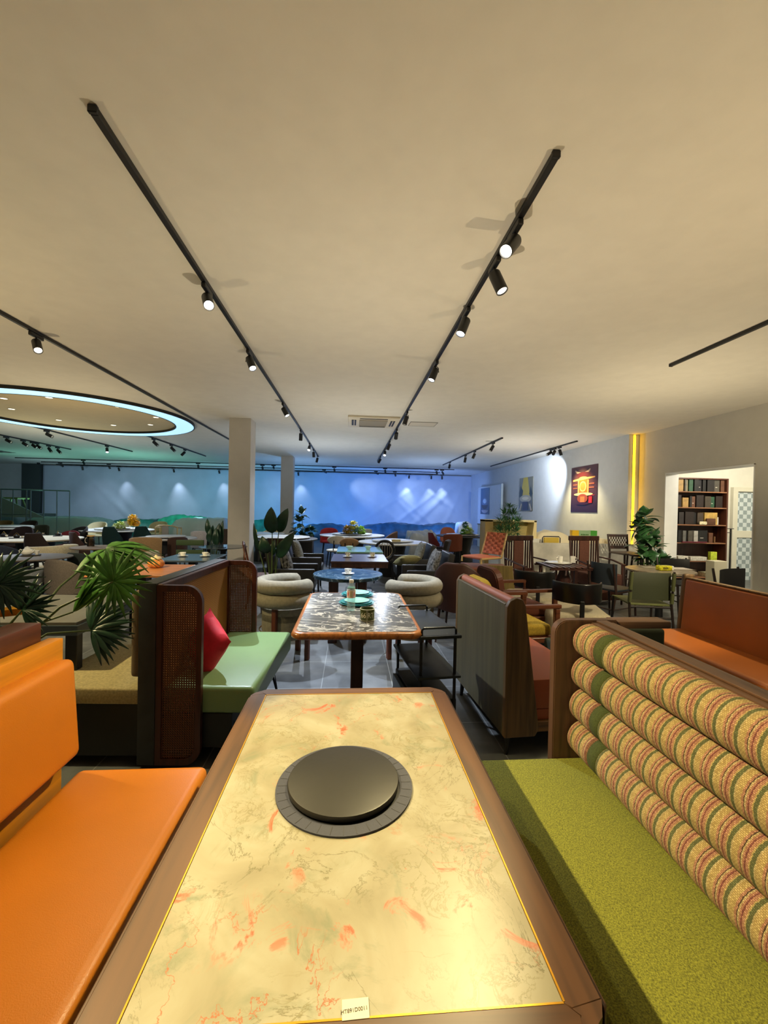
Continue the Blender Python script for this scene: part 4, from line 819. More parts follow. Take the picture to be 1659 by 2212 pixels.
# grey stone hotpot table frame at left with open round well
t=thing('hotpot_table','grey stone hotpot table with empty brass lined hole at left','table',(-2.15,3.17,0))
o_=[( .45*math.cos(2*PI*i/48),.45*math.sin(2*PI*i/48)) for i in range(48)]
def sqp(p,w_,l_):
    k=min(w_/max(abs(p[0]),1e-6),l_/max(abs(p[1]),1e-6)); return (p[0]*k,p[1]*k)
R=[]
ca=math.atan2(.41,.45); AN=sorted(set([2*PI*i/48 for i in range(48)]+[ca,PI-ca,PI+ca,2*PI-ca]))
o_=[(.45*math.cos(q),.45*math.sin(q)) for q in AN]
for p in o_:
    a=sqp(p,.45,.41); b_=(p[0]*.36-.14,p[1]*.36-.12); R.append([Vector((b_[0],b_[1],.735)),Vector((a[0],a[1],.735)),Vector((a[0],a[1],.752)),Vector((b_[0],b_[1],.752))])
obj('stone_top',rings(B(),R,False,True),M((112,107,92),.35,0,(0,0),(6,.06)),t)
fm=M((66,76,84),.4,.2); bm=B()
obj('metal_frame',fl2([(-.47,-.43),(.47,-.43),(.47,.43),(-.47,.43)],[(-.43,-.39),(.43,-.39),(.43,.39),(-.43,.39)],'y',0,.06),fm,t); mf=t.children[[c.name.split('.')[0] for c in t.children].index('metal_frame')]; mf.rotation_euler=(PI/2,0,0); mf.location=(0,0,.675)
obj('brass_well',lathe(B(),[(.150,.62),(.158,.735),(.162,.750),(.164,.753),(.148,.735),(.140,.62)],48,(-.14,-.12,0)),M((190,140,50),.25,.9),t)
obj('well_bottom',lathe(B(),[(.001,.60),(.15,.60),(.15,.62),(.001,.62)],32,(-.14,-.12,0)),M_black,t)
for sx in (-1,1):
    for sy in (-1,1): obj('leg',bx(B(),sx*.42-.035,sx*.42+.035,sy*.38-.03,sy*.38+.03,0,.68,.003,1),M_black,t)
obj('lower_shelf',bx(B(),-.4,.4,-.36,.36,.22,.25,.003,1),M((60,62,64),.5),t)
# things on the tables
p=atz(62,1200,.75); t=one('serving_tray',lathe(B(),[(.001,0),(.13,0),(.135,.008),(.13,.01),(.001,.008)],32),M((40,32,30),.5),'round dark tray holding the white teapot','tray',(p.x,p.y,.7505))
t=thing('teapot','white porcelain teapot with round loop handle on the tray','teapot',(p.x-.02,p.y,.7615))
obj('pot_body',lathe(B(),[(.001,0),(.045,0),(.068,.02),(.074,.045),(.062,.07),(.035,.082),(.001,.084)],28),WC,t); obj('lid',lathe(B(),[(.04,.078),(.03,.09),(.012,.097),(.010,.107),(.001,.112)],20),WC,t)
obj('handle',tube(B(),[(-.062,0,.062),(-.09,0,.072),(-.105,0,.055),(-.10,0,.03),(-.07,0,.018)],.006,8),WC,t); obj('spout',tube(B(),[(.06,0,.03),(.085,0,.05),(.095,0,.075)],[.014,.010,.007],10),WC,t)
bowl(p.x+.085,p.y+.03,.7615,'small white lidded cup beside the teapot',.034,.06,WC)['group']='pale bowls'
p=atz(196,1180,.75); t=thing('tea_jug','clear glass tea jug with bamboo lid and loop handle','jug',(p.x,p.y,.7505))
obj('glass_body',lathe(B(),[(.001,0),(.052,0),(.055,.006),(.055,.165),(.053,.168),(.052,.008),(.001,.006)],28),glass((225,215,195),.3),t); obj('tea',lathe(B(),[(.001,.008),(.05,.008),(.05,.13),(.001,.13)],24),M((86,52,26),.3,0,(0,0),(40,.5)),t)
obj('bamboo_lid',lathe(B(),[(.001,.168),(.058,.168),(.058,.186),(.001,.187)],24),wood((214,170,96),.9,'x'),t); obj('handle',tube(B(),[(-.053,0,.145),(-.085,0,.14),(-.095,0,.10),(-.085,0,.06),(-.053,0,.05)],.006,8),M((214,208,196),.1),t)
p=atz(337,1226,.75); t=thing('pumpkin_jar','orange pumpkin shaped jar with cream lid on the wooden table','jar',(p.x,p.y,.7505))
bm=B(); R=[]
for (r_,z) in ((.04,0),(.075,.012),(.090,.04),(.086,.07),(.062,.095),(.045,.10)): R.append([Vector((r_*(1+.05*math.cos(10*2*PI*j/60))*math.cos(2*PI*j/60),r_*(1+.05*math.cos(10*2*PI*j/60))*math.sin(2*PI*j/60),z)) for j in range(60)])
obj('jar_body',rings(bm,R),M((216,142,72),.4,0,(0,0),(14,.15)),t,60); obj('lid',lathe(B(),[(.058,.098),(.062,.104),(.052,.125),(.018,.132),(.014,.142),(.012,.150),(.001,.152)],28),M((236,218,168),.3),t)
for px,nm in ((395,'left'),(443,'right')):
    p=atz(px,1202,.75); saucer(p.x,p.y,.7505,'white saucer under the %s coffee cup on the dark square table'%nm,.075); cup(p.x,p.y,.7565,'white coffee cup at %s of the dark square table'%nm,0 if nm=='right' else PI)
PC=M((190,184,160),.2,0,(0,0),(60,.3),.3)
for px,nm in ((751,'left'),(804,'right')):
    p=atz(px,1203,.75); saucer(p.x,p.y,.7505,'pale saucer at %s of the plum brown table'%nm,.075); cup(p.x,p.y,.7565,'patterned teacup at %s of the plum brown table'%nm,-1.0,.042,.06,PC)
for px,nm in ((755,'left'),(795,'right')):
    p=atz(px,1187,.75); bowl(p.x,p.y,.7505,'pale celadon bowl at %s of the green table'%nm,.062,.062)
# tea sets on the pale table
for i,(px,py) in enumerate(((8,1160),(36,1163),(82,1156),(125,1158))):
    p=atz(px,py,.75); nm=('leftmost','nearest','farther middle','rightmost')[i]
    t=thing('tea_set','black tea set on dark coaster, %s on the pale round table'%nm,'tea set',(p.x,p.y,.7505),i*.7,'black tea sets')
    obj('coaster',bx(B(),-.12,.12,-.08,.08,0,.012,.004,1),M((34,30,28),.4),t); obj('pot',lathe(B(),[(.001,.012),(.04,.012),(.055,.035),(.045,.06),(.015,.07),(.001,.08)],20),M((30,28,28),.25),t); obj('pot_handle',tube(B(),[(-.05,0,.05),(0,0,.11),(.05,0,.05)],.005,6),M_brass,t)
    obj('small_cup',lathe(B(),[(.001,.012),(.015,.012),(.025,.045),(.022,.045),(.001,.02)],14,(.085,-.04,0)),M((200,190,170),.3),t)
# ash box / small black items on column table
p=atz(480,1183,.78); t=thing('ashtray','square dark glass ashtray on the round table before the column','ashtray',(p.x,p.y,.7805)); obj('rim',fl2([(-.06,-.06),(.06,-.06),(.06,.06),(-.06,.06)],[(-.045,-.045),(.045,-.045),(.045,.045),(-.045,.045)],'y',-.045,0),glass((130,136,140),.4),t).rotation_euler=(PI/2,0,0); obj('bottom',bx(B(),-.05,.05,-.05,.05,0,.008),M((40,42,44),.2),t)
p=atz(857,1171,.79); one('serving_box',bx(B(),-.09,.09,-.07,.07,0,.045,.01,2),M((196,182,130),.6),'small tan box on the lazy susan right of centre','box',(at(857,8.95),8.95,.7895))
one('yellow_cup',lathe(B(),[(.001,0),(.05,0),(.06,.02),(.055,.09),(.03,.12),(.001,.125)],20),M((214,206,60),.4),'small yellow jar on the table right of front column','jar',(at(551,11.3),11.3,.7505))
one('serving_platter',lathe(B(),[(.001,0),(.3,0),(.33,.012),(.001,.01)],40),M((40,52,50),.4),'dark oval platter under the yellow and green centrepiece','platter',(XC,11.2,.7895))
one('serving_platter',lathe(B(),[(.001,0),(.22,0),(.25,.012),(.001,.01)],32),M((30,46,40),.4),'dark platter under the right flower dish','platter',(at(1010,11.7),11.7,.7895))
one('serving_platter',lathe(B(),[(.001,0),(.2,0),(.22,.012),(.001,.01)],32),M((60,66,50),.4),'dark platter beside the yellow flowers','platter',(at(262,11.9),11.9,.7895))
# ================================================================ plants
def leaf(bm,base,d,L,W,droop=.3,up=Vector((0,0,1)),n=6,fold=.15):
    d=Vector(d).normalized(); s=d.cross(up)
    if s.length<.05: s=d.cross(Vector((1,0,0)))
    s.normalize(); nrm=s.cross(d); pts=[]; p=Vector(base)
    for i in range(n+1):
        u=i/n; wd=W*math.sin(PI*min(1,max(.02,u**.8)))*.5 if i<n else .001
        pts.append((p.copy(),wd)); dd=(d-Vector((0,0,1))*droop*u).normalized(); p=p+dd*L/n
    V=[[bm.verts.new(q-s*wd+nrm*fold*wd),bm.verts.new(q),bm.verts.new(q+s*wd+nrm*fold*wd)] for q,wd in pts]
    for i in range(n):
        for j in range(2): bm.faces.new((V[i][j],V[i][j+1],V[i+1][j+1],V[i+1][j]))
def thick(o,th=.0015):
    m=o.modifiers.new('thick','SOLIDIFY'); m.thickness=th; return o
LGR=M((72,124,42),.45,0,(0,0),(9,.25)); LDK=M((30,62,42),.35,0,(0,0),(7,.25)); LBM=M((56,104,60),.5,0,(0,0),(9,.3)); STM=M((72,92,44),.5)
# fan palm behind the left booth
t=thing('fan_palm','potted fan palm with spread green fronds behind the near left booth','plant',(-1.62,2.05,0))
pt=thing('x','x','x'); bpy.data.objects.remove(pt)
obj('planter',lathe(B(),[(.001,0),(.14,0),(.17,.5),(.18,.8),(.165,.8),(.15,.74),(.001,.74)],32),M((196,150,40),.4),t)
def fan(c,nrm,updir,r,n,spread,mat,stem_from=None,droop=.35):
    c=Vector(c)-Vector((-1.62,2.05,0)); nrm=Vector(nrm).normalized(); u=(Vector(updir)-nrm*Vector(updir).dot(nrm)).normalized(); s=u.cross(nrm); bm=B()
    for i in range(n):
        a=math.radians(-spread/2+spread*i/(n-1)); d=u*math.cos(a)+s*math.sin(a)+nrm*.12*random.uniform(-1,1)
        leaf(bm,c,d,r*random.uniform(.85,1.08),r*.13,droop,nrm,6,.3)
    o=thick(obj('frond',bm,mat,t,60))
    if stem_from is not None:
        b0=Vector(stem_from)-Vector((-1.62,2.05,0)); e=c; mid=(b0+e)/2+Vector((0,0,.06)); obj('stem',tube(B(),[b0,mid,e],[.008,.006,.004],8),STM,o)
RT=(-1.6,2.05,.76)
fan(aty(245,1256,2.3),(.15,-1,.25),(.3,0,1),.20,26,335,LGR,RT,.12)
fan(aty(228,1186,2.75),(.1,-.35,1),(1,-.1,.0),.32,24,190,LGR,RT,.85)
fan(aty(-4,1262,2.0),(.3,-1,.4),(1,0,.3),.17,20,250,LDK,RT,.4)
fan(aty(48,1318,2.1),(-.2,-1,.3),(.8,0,1),.17,20,200,LDK,RT,.25)
fan(aty(196,1362,2.3),(.3,-1,.6),(1,.3,.4),.20,22,170,LDK,RT,.3)
fan(aty(158,1322,2.25),(-.7,-1,.2),(.8,0,.55),.27,14,26,LGR,RT,.1)
# banana leaf plants
def bigleaf(bm,base,tip,W,bend=.06,n=10,face=(0,-1,.15)):
    base=Vector(base); tip=Vector(tip); d=(tip-base); L=d.length; d.normalize(); f=Vector(face).normalized(); s=d.cross(f).normalized(); f=s.cross(d); V=[]
    for i in range(n+1):
        u=i/n; wd=max(.001,W*.5*(math.sin(PI*u**.75))**.7) if 0<i<n else .002
        c=base+d*L*u+f*bend*math.sin(PI*u)
        V.append([bm.verts.new(c-s*wd+f*wd*.25),bm.verts.new(c-s*wd*.5+f*wd*.08),bm.verts.new(c),bm.verts.new(c+s*wd*.5+f*wd*.08),bm.verts.new(c+s*wd+f*wd*.25)])
    for i in range(n):
        for j in range(4): bm.faces.new((V[i][j],V[i][j+1],V[i+1][j+1],V[i+1][j]))
def banana(label,x,y,leaves,Y,pot=True,pr=.17):
    t=thing('banana_leaf_plant',label,'plant',(x,y,0)); O_=Vector((x,y,0))
    if pot: obj('planter',lathe(B(),[(.001,0),(pr*.85,0),(pr,.32),(pr*.92,.32),(pr*.88,.28),(.001,.28)],28),M((46,42,40),.5),t)
    for (bx_,by_,tx,ty,W,dy) in leaves:
        b0=aty(bx_,by_,Y+dy); t0=aty(tx,ty,Y+dy-.05); bm=B(); bigleaf(bm,b0-O_,t0-O_,W); o=thick(obj('leaf',bm,LDK,t,60),.002); obj('stem',tube(B(),[Vector((0,0,.3)),(b0-O_)*.5+Vector((0,0,.12)),b0-O_],[.014,.011,.006],8),STM,o)
banana('tall banana leaf plant with two big upright leaves right of front column',at(590,6.0),6.0,((588,1152,586,1095,.19,0),(602,1150,622,1098,.17,.1),(578,1195,566,1158,.16,-.1),(600,1205,636,1150,.17,-.05),(560,1190,548,1130,.06,.1),(588,1200,594,1165,.1,.15)),6.0)
banana('dark upright banana leaf plant left of front column',at(465,8.6),8.6,((455,1158,448,1120,.12,0),(462,1170,460,1134,.12,.1),(472,1172,474,1130,.13,0),(478,1176,482,1124,.11,.1),(468,1178,467,1140,.14,-.1),(452,1172,456,1140,.1,-.05)),8.6)
def bush(name,label,Y,pxs,nl,size,mat,L=.16,W=.10,base=0,seed=1,pot=True,potz=.35,potr=.16,droop=.4,stems=3):
    # pxs: clusters (px,py,radius m)
    rnd=random.Random(seed); c0=aty(pxs[0][0],pxs[0][1],Y); x=sum(aty(a,b,Y).x for a,b,_ in pxs)/len(pxs); t=thing(name,label,'plant',(x,Y,base)); O_=Vector((x,Y,base))
    if pot: obj('planter',lathe(B(),[(.001,0),(potr*.85,0),(potr,potz),(potr*.9,potz),(potr*.88,potz-.04),(.001,potz-.04)],28),M((60,56,52),.5),t)
    bm=B(); sm=B()
    for (px,py,rr) in pxs:
        c=aty(px,py,Y)-O_
        tube(sm,[Vector((0,0,potz*.8 if pot else 0)),Vector((c.x*.4,0,c.z*.5)),c],[.012,.009,.005],6)
        for i in range(nl):
            d=Vector((rnd.gauss(0,1),rnd.gauss(0,.8),rnd.gauss(.2,.8))).normalized(); leaf(bm,c+d*rr*rnd.uniform(.1,.6),d,L*rnd.uniform(.7,1.15),W*rnd.uniform(.8,1.1),droop,Vector((0,0,1)),6,.2)
    thick(obj('foliage',bm,mat,t,60)); obj('stem',sm,STM,t)
    return t
bush('fiddle_leaf_fig','leafy dark fig plant in front of the rear column',10.9,((652,1112,.12),(646,1128,.14),(640,1146,.15),(662,1150,.13),(672,1148,.1),(655,1160,.14)),15,1,LDK,.19,.12,.74,3,False,0)
t=thing('planter_trough','dark rectangular planter trough under the fig plant near rear column','planter',(at(648,10.9),10.9,0)); obj('trough',bx(B(),-.35,.35,-.2,.2,0,.74,.01,1),M((60,54,50),.6),t); obj('soil',bx(B(),-.33,.33,-.18,.18,.74,.745),M((40,32,26),.9),t)
bush('fiddle_leaf_fig','tall fiddle leaf fig beside the bookshelf opening at right',7.05,((1392,1118,.14),(1378,1135,.16),(1402,1135,.14),(1395,1155,.18),(1385,1178,.2),(1408,1185,.18),(1400,1205,.2),(1418,1225,.16),(1410,1165,.16),(1430,1215,.1)),12,1,M((44,82,44),.35,0,(0,0),(7,.3)),.25,.17,0,5,True,.35,.17,.5)
bush('bamboo_plant','feathery bamboo plant standing behind the low white partition',8.86,((1100,1098,.1),(1090,1112,.13),(1108,1114,.13),(1084,1130,.14),(1102,1132,.16),(1118,1128,.1),(1078,1148,.13),(1098,1150,.16),(1114,1150,.12)),60,1,LBM,.15,.024,0,9,True,.6,.16,.3)
def flowers(label,x,y,z,blobs,group='table centrepieces'):
    t=thing('flower_arrangement',label,'flowers',(x,y,z),0,group); rnd=random.Random(len(label))
    for (dx,dz,rr,c,nm) in blobs:
        bm=B()
        for i in range(150):
            d=Vector((rnd.gauss(0,1),rnd.gauss(0,1),rnd.gauss(0,1))).normalized(); leaf(bm,Vector((dx,0,dz))+d*rr*rnd.uniform(.3,.8),d,rr*.5,rr*.42,.2,Vector((0,0,1)),3,.3)
        thick(obj(nm,bm,M(c,.6),t,60),.001)
    obj('stem',tube(B(),[(0,0,.002),(blobs[0][0]*.5,0,blobs[0][1]*.5),(blobs[0][0],0,blobs[0][1])],.006,6),STM,t)
flowers('yellow blossom and green leaf centrepiece on the centre banquet table',XC,11.2,.803,((.02,.22,.13,(226,216,96),'blossom'),(-.14,.10,.12,(190,150,50),'blossom'),(.10,.10,.09,(120,170,140),'leafy_sprig'),(.24,.08,.12,(150,196,60),'leafy_sprig'),(-.02,.08,.1,(200,196,90),'leafy_sprig')))
flowers('green and white leafy dish on the right dark banquet table',at(1010,11.7),11.7,.803,((.0,.12,.13,(170,206,110),'leafy_sprig'),(-.06,.26,.09,(60,120,110),'leafy_sprig'),(.1,.06,.1,(200,214,160),'blossom'),(-.12,.05,.09,(110,170,70),'leafy_sprig')))
flowers('bright yellow bouquet on the left banquet table',at(284,11.9),12.0,.79,((.0,.26,.13,(250,200,30),'blossom'),(.08,.16,.10,(250,190,20),'blossom'),(-.05,.18,.1,(246,206,60),'blossom')))
flowers('pale green leaf dish left of the yellow bouquet',at(262,11.9),11.9,.803,((.0,.06,.13,(190,206,110),'leafy_sprig'),(-.14,.04,.09,(206,214,130),'leafy_sprig')))
# ================================================================ right hand side
MB_=wood((58,32,26),.65,'z',.35); RB=fabric((88,52,40))
def mission(x,y,rz,label,side=1):
    t=thing('slat_back_armchair',label,'armchair',(x,y,0),rz,'dark slatted armchairs')
    for sx in (-1,1):
        obj('rear_post',tube(B(),[(sx*.27,-.27,0),(sx*.26,-.25,.5),(sx*.27,-.30,1.08)],[.018,.022,.018],8),MB_,t); obj('leg',tube(B(),[(sx*.30,.27,0),(sx*.30,.27,.66)],[.016,.02],8),MB_,t)
        obj('armrest',tube(B(),[(sx*.28,-.25,.72),(sx*.33,.0,.70),(sx*.31,.31,.65)],[.018,.022,.024],8,.7),MB_,t); 
    obj('crest_rail',bx(B(),-.29,.29,-.325,-.275,1.0,1.085,.015,3),MB_,t); obj('lower_rail',bx(B(),-.26,.26,-.29,-.26,.49,.54,.004,1),MB_,t)
    obj('back_panel',bx(B(),-.095,.095,-.305,-.27,.54,1.0,.006,2),RB,t,label='rust brown upholstered centre panel'); 
    for sx in (-1,1):
        for k in range(3): obj('slat',bx(B(),sx*(.138+.046*k)-.008,sx*(.138+.046*k)+.008,-.30,-.275,.53,1.01),MB_,t)
    obj('seat',bx(B(),-.28,.28,-.25,.30,.30,.50,.03,4),RB,t,60); obj('seat_apron',bx(B(),-.28,.28,-.24,.29,.08,.30,.01,2),RB,t)
    obj('brass_stud',lathe(B(),[(.001,0),(.013,0),(.001,.006)],12),M_brass,t).matrix_local=Matrix.Translation((0,-.325,1.045))@Matrix.Rotation(PI/2,4,'X')
mission(at(1146,6.55),6.55,math.radians(194),'dark slat back armchair left of the small slatted tea table',); mission(at(1288,6.75),6.75,math.radians(186),'dark slat back armchair right of the small slatted tea table')
# slatted tea table with mugs
tx,ty=at(1222,5.95),5.95; t=thing('slatted_table','small dark tea table with open slatted top between slat back armchairs','table',(tx,ty,0),-.05)
for k in range(7): obj('top_slat',bx(B(),-.31+.088*k,-.25+.088*k,-.30,.30,.70,.72,.003,1),MB_,t)
for y in (-.29,.27): obj('top_rail',bx(B(),-.33,.35,y,y+.03,.675,.70,.003,1),MB_,t)
obj('pedestal',lathe(B(),[(.10,0),(.10,.1),(.06,.3),(.11,.5),(.05,.68)],24),MB_,t)
for sx in (-1,1): obj('leg',bx(B(),sx*.27-.02,sx*.27+.02,.18,.22,0,.68),MB_,t)
t=thing('serving_tray','pale round tray with mugs on the slatted tea table','tray',(tx+.0,ty+.18,.7205)); obj('tray_plate',lathe(B(),[(.001,0),(.17,0),(.19,.012),(.001,.006)],32),WC,t)
for px,nm,rz in ((1213,'left',PI),(1240,'right',0)):
    t=thing('tall_mug','white straight mug at the %s of slatted tea table'%nm,'mug',(at(px,ty+.16),ty+.16,.7335),rz,'white mugs'); obj('cup_body',lathe(B(),[(.001,0),(.034,0),(.036,.004),(.037,.095),(.033,.095),(.032,.008),(.001,.006)],24),WC,t); obj('handle',tube(B(),[(.035,0,.08),(.06,0,.07),(.06,0,.035),(.035,0,.025)],.005,8),WC,t)
# black curved back lounge chairs
CR=M((176,166,140),.9,0,(420,.3),(60,.04))
def lounge(x,y,rz,label):
    t=thing('lounge_chair',label,'chair',(x,y,0),rz,'curved black back lounge chairs')
    bm=B(); n=10
    bx(bm,-.31,.31,-.28,.34,.22,.46,.07,5); obj('seat',bm,CR,t,70)
    obj('backrest',shell(B(),.245,.27,76,lambda u:.56+.01*abs(u),lambda u:.77,.022,0,26),M((16,16,17),.3),t,50); obj('back_support',bx(B(),-.022,.022,-.31,-.285,.05,.60,.006,1),M_black,t)
    obj('base_frame',bx(B(),-.27,.27,-.26,.30,.16,.22,.01,2),M_black,t); legs(t,.24,.24,.17,M_black,.01,.022,.016)
lounge(at(1247,4.35),4.35,math.radians(-16),'cream seat lounge chair with curved black back, nearer of the two'); lounge(at(1156,5.15),5.15,math.radians(-14),'cream seat lounge chair with curved black back, farther of the two')
# rust leather chair, yellow wood armchair, rust armchair
rl=leather((66,34,22),.5)
t=thing('dining_chair','large rust brown leather dining chair seen from behind in the centre right','chair',(at(1008,4.55),4.75,0),math.radians(-28),'dining chairs in the showroom')
obj('backrest',shell(B(),.27,.25,82,lambda u:.40-.03*(1-abs(u)),lambda u:.92 if abs(u)<.25 else .92-.24*((abs(u)-.25)/.75)**1.2,.045,.18,26),rl,t,50); obj('seat',bx(B(),-.25,.25,-.20,.27,.38,.48,.03,3),rl,t,60); legs(t,.19,.18,.39,M_dkwood,.03)
yc=fabric((176,146,44)); wa=wood((100,56,34),.75,'y',.4)
def woodarm(x,y,rz,label,cush,h=.86):
    t=thing('wood_armchair',label,'armchair',(x,y,0),rz)
    obj('seat',bx(B(),-.25,.25,-.24,.27,.36,.47,.04,4),cush,t,60)
    s=B(); prism(s,rrect(-.25,.25,0,.46,.12,8,(0,0,1,1)),'y',-.04,.04,.012,2); s.transform(Matrix.Translation((0,-.27,.42))@Matrix.Rotation(math.radians(12),4,'X')); obj('backrest',s,cush,t,60)
    for sx in (-1,1):
        obj('armrest',bx(B(),sx*.295-.025,sx*.295+.025,-.34,.32,.63,.665,.008,2),wa,t)
        obj('leg',bx(B(),sx*.295-.022,sx*.295+.022,.26,.31,0,.63,.006,1),wa,t); obj('rear_leg',tube(B(),[(sx*.295,-.36,0),(sx*.295,-.30,.64)],.022,8),wa,t)
    obj('seat_rail',bx(B(),-.28,.28,-.26,.29,.31,.36,.006,1),wa,t)
woodarm(1.56,3.92,math.radians(-84),'wooden armchair with mustard yellow cushions behind the wood backed booth',yc)
woodarm(1.90,4.64,math.radians(-82),'wooden armchair with rust leather cushions behind the mustard one',leather((96,48,28),.5))
# display bench with the small salmon woven seat
sl_=M((206,118,88),.6); lw=wood((196,164,104),.85,'y',.45)
t=thing('tan_bench','tan leather bench with green brown wood side supporting a woven salmon chair','bench',(1.92,5.86,0),-.25)
obj('seat_block',bx(B(),-.34,.30,-.30,.35,.42,.70,.02,2),leather((132,76,44),.5),t); obj('side_panel',prism(B(),[(.0,.05),(.42,.05),(.34,.76),(.0,.76)],'y',-.34,-.305,.004,1),wood((128,110,62),.8,'z'),t); obj('base',bx(B(),-.3,.3,-.28,.33,.0,.42,.004,1),M_black,t)
t=thing('woven_chair','small low chair with woven salmon strap back and pale wood frame','chair',(1.90,5.86,.765),math.radians(118)); t.scale=(.95,.95,.95)
for sx in (-1,1): obj('side_frame',tube(B(),[(sx*.2,.25,-.0),(sx*.2,.25,.07),(sx*.2,-.16,.07),(sx*.2,-.27,.43)],.016,6),lw,t)
obj('seat',bx(B(),-.2,.2,-.14,.24,.055,.095,.018,3),sl_,t,60)
wb=B()
for k in range(9):
    for j in range(6):
        s=B(); bx(s,-.19+j*.064,-.132+j*.064,-.012+.006*((j+k)%2),-.004+.006*((j+k)%2)+.004,k*.038,k*.038+.034,.003,1); s.transform(Matrix.Translation((0,-.17,.11))@Matrix.Rotation(math.radians(17),4,'X')); 
        me=bpy.data.meshes.new('t'); s.to_mesh(me); s.free(); wb.from_mesh(me); bpy.data.meshes.remove(me)
s=B(); bx(s,-.19,.195,-.008,.0,0,.34); s.transform(Matrix.Translation((0,-.17,.11))@Matrix.Rotation(math.radians(17),4,'X')); mrg(wb,s)
obj('woven_back',wb,sl_,t)
# black strap side chair, director chair, other chairs round the stone table
def sidechair(x,y,rz,label,mb,ms,h=.84,name='side_chair',w_=.23,tall=.30):
    t=thing(name,label,'chair',(x,y,0),rz)
    for sx in (-1,1):
        obj('rear_post',tube(B(),[(sx*w_,-.30,0),(sx*w_,-.20,.44),(sx*w_,-.27,h)],[.013,.018,.014],8),mb,t); obj('leg',tube(B(),[(sx*w_,.26,0),(sx*w_,.22,.46)],[.013,.018],8),mb,t); obj('side_stretcher',tube(B(),[(sx*w_,-.25,.2),(sx*w_,.24,.2)],.010,6),mb,t); obj('side_rail',tube(B(),[(sx*w_,-.2,.42),(sx*w_,.23,.43)],.014,6),mb,t)
    obj('seat',bx(B(),-w_-.01,w_+.01,-.20,.25,.435,.462,.01,2),ms,t); obj('backrest',shell(B(),w_*3.0,.9,19.6,lambda u:h-tall,lambda u:h-.01,.008,0,10,None,.66),ms,t)
    obj('rear_stretcher',tube(B(),[(-w_,-.25,.2),(w_,-.25,.2)],.010,6),mb,t); obj('front_stretcher',tube(B(),[(-w_,.24,.28),(w_,.24,.28)],.010,6),mb,t); return t
sidechair(at(1326,5.6),5.6,math.radians(-66),'slim dark side chair with blue black leather sling, left of green director chair',wood((44,28,22),.7,'z'),M((32,40,48),.5),.82,'side_chair',.19)
GL=M((44,48,24),.6,0,(60,.1)); 
t=thing('director_chair','olive green canvas director chair with dark wood frame seen from behind','chair',(at(1397,4.75),4.80,0),math.radians(-12)); t.scale=(.84,.9,1); dw=M_blackwood
for sx in (-1,1):
    obj('rear_post',tube(B(),[(sx*.28,-.33,0),(sx*.27,-.24,.45),(sx*.27,-.29,.84)],[.014,.017,.014],10),dw,t); obj('post_sleeve',tube(B(),[(sx*.27,-.262,.62),(sx*.27,-.288,.825)],.024,12),M((76,80,44),.6),t); obj('post_sleeve',tube(B(),[(sx*.27,-.243,.47),(sx*.27,-.258,.59)],.024,12),M((76,80,44),.6),t); obj('leg',tube(B(),[(sx*.28,.30,0),(sx*.27,.26,.45)],[.014,.017],10),dw,t)
    obj('side_stretcher',tube(B(),[(sx*.275,-.30,.14),(sx*.275,.28,.14)],.011,8),dw,t)
obj('sling_back',shell(B(),1.5,1.5,10.2,lambda u:.50,lambda u:.82,.008,0,12,None,1.26),GL,t); s=B(); bx(s,-.27,.27,-.24,.28,.435,.455,.006,2); obj('sling_seat',s,M((82,86,42),.6),t)
for z,y in ((.42,-.24),(.30,-.26),(.14,-.30)): obj('rear_stretcher',tube(B(),[(-.27,y,z),(.27,y,z)],.012,8),dw,t)
obj('front_roll',tube(B(),[(-.28,.28,.43),(.28,.28,.43)],.026,10),M((82,86,42),.6),t)
sidechair(at(1485,6.0),6.05,math.radians(175),'black leather chair at far side of the stone topped round table',M_blackwood,M((18,18,19),.5),.80)
sidechair(at(1634,4.7),4.75,math.radians(-162),'black canvas folding chair against the right wall beyond orange booth',M_blackwood,M((16,16,18),.8),.83,'side_chair',.26,.34)
TX,TY=at(1435,5.3),5.35; ped_table('stone_table','round brown stone topped table holding a yellow tissue pack at right',(TX,TY,0),.41,.75,M((134,122,104),.35,0,(30,.3),(12,.3)),M_black,.03,'ped')
p=atz(1434,1232,.75); t=thing('tissue_pack','yellow printed tissue pack on the stone topped table','tissue pack',(p.x,p.y,.7505),.1); obj('pack',bx(B(),-.09,.09,-.05,.05,0,.065,.02,4),M((224,190,40),.4,0,(0,0),(50,.35)),t,60); obj('tissue_end',bx(B(),.075,.115,-.048,.048,.002,.062,.015,3),M((236,234,226),.7),t)
obj('print_mark',bx(B(),-.06,.02,-.0515,-.05,.02,.045),M((120,110,40),.5),t)
p=atz(1470,1230,.75); t=thing('magazine','thin white paper with torn edge beside the tissue pack','paper',(p.x,p.y+.05,.7505),-.1); obj('sheet',bx(B(),-.16,.14,-.10,.10,0,.008,.002,1),M((214,206,200),.6),t); obj('under_sheet',bx(B(),-.13,.17,-.12,.06,-.0,.003),M((120,112,96),.6),t)
p=atz(1405,1226,.75); one('folded_leaflet',bx(B(),-.10,.10,-.03,.03,0,.006,.001,1),M((186,180,164),.6),'folded pale leaflet at left on the stone topped table','leaflet',(p.x,p.y,.7505),-.2)
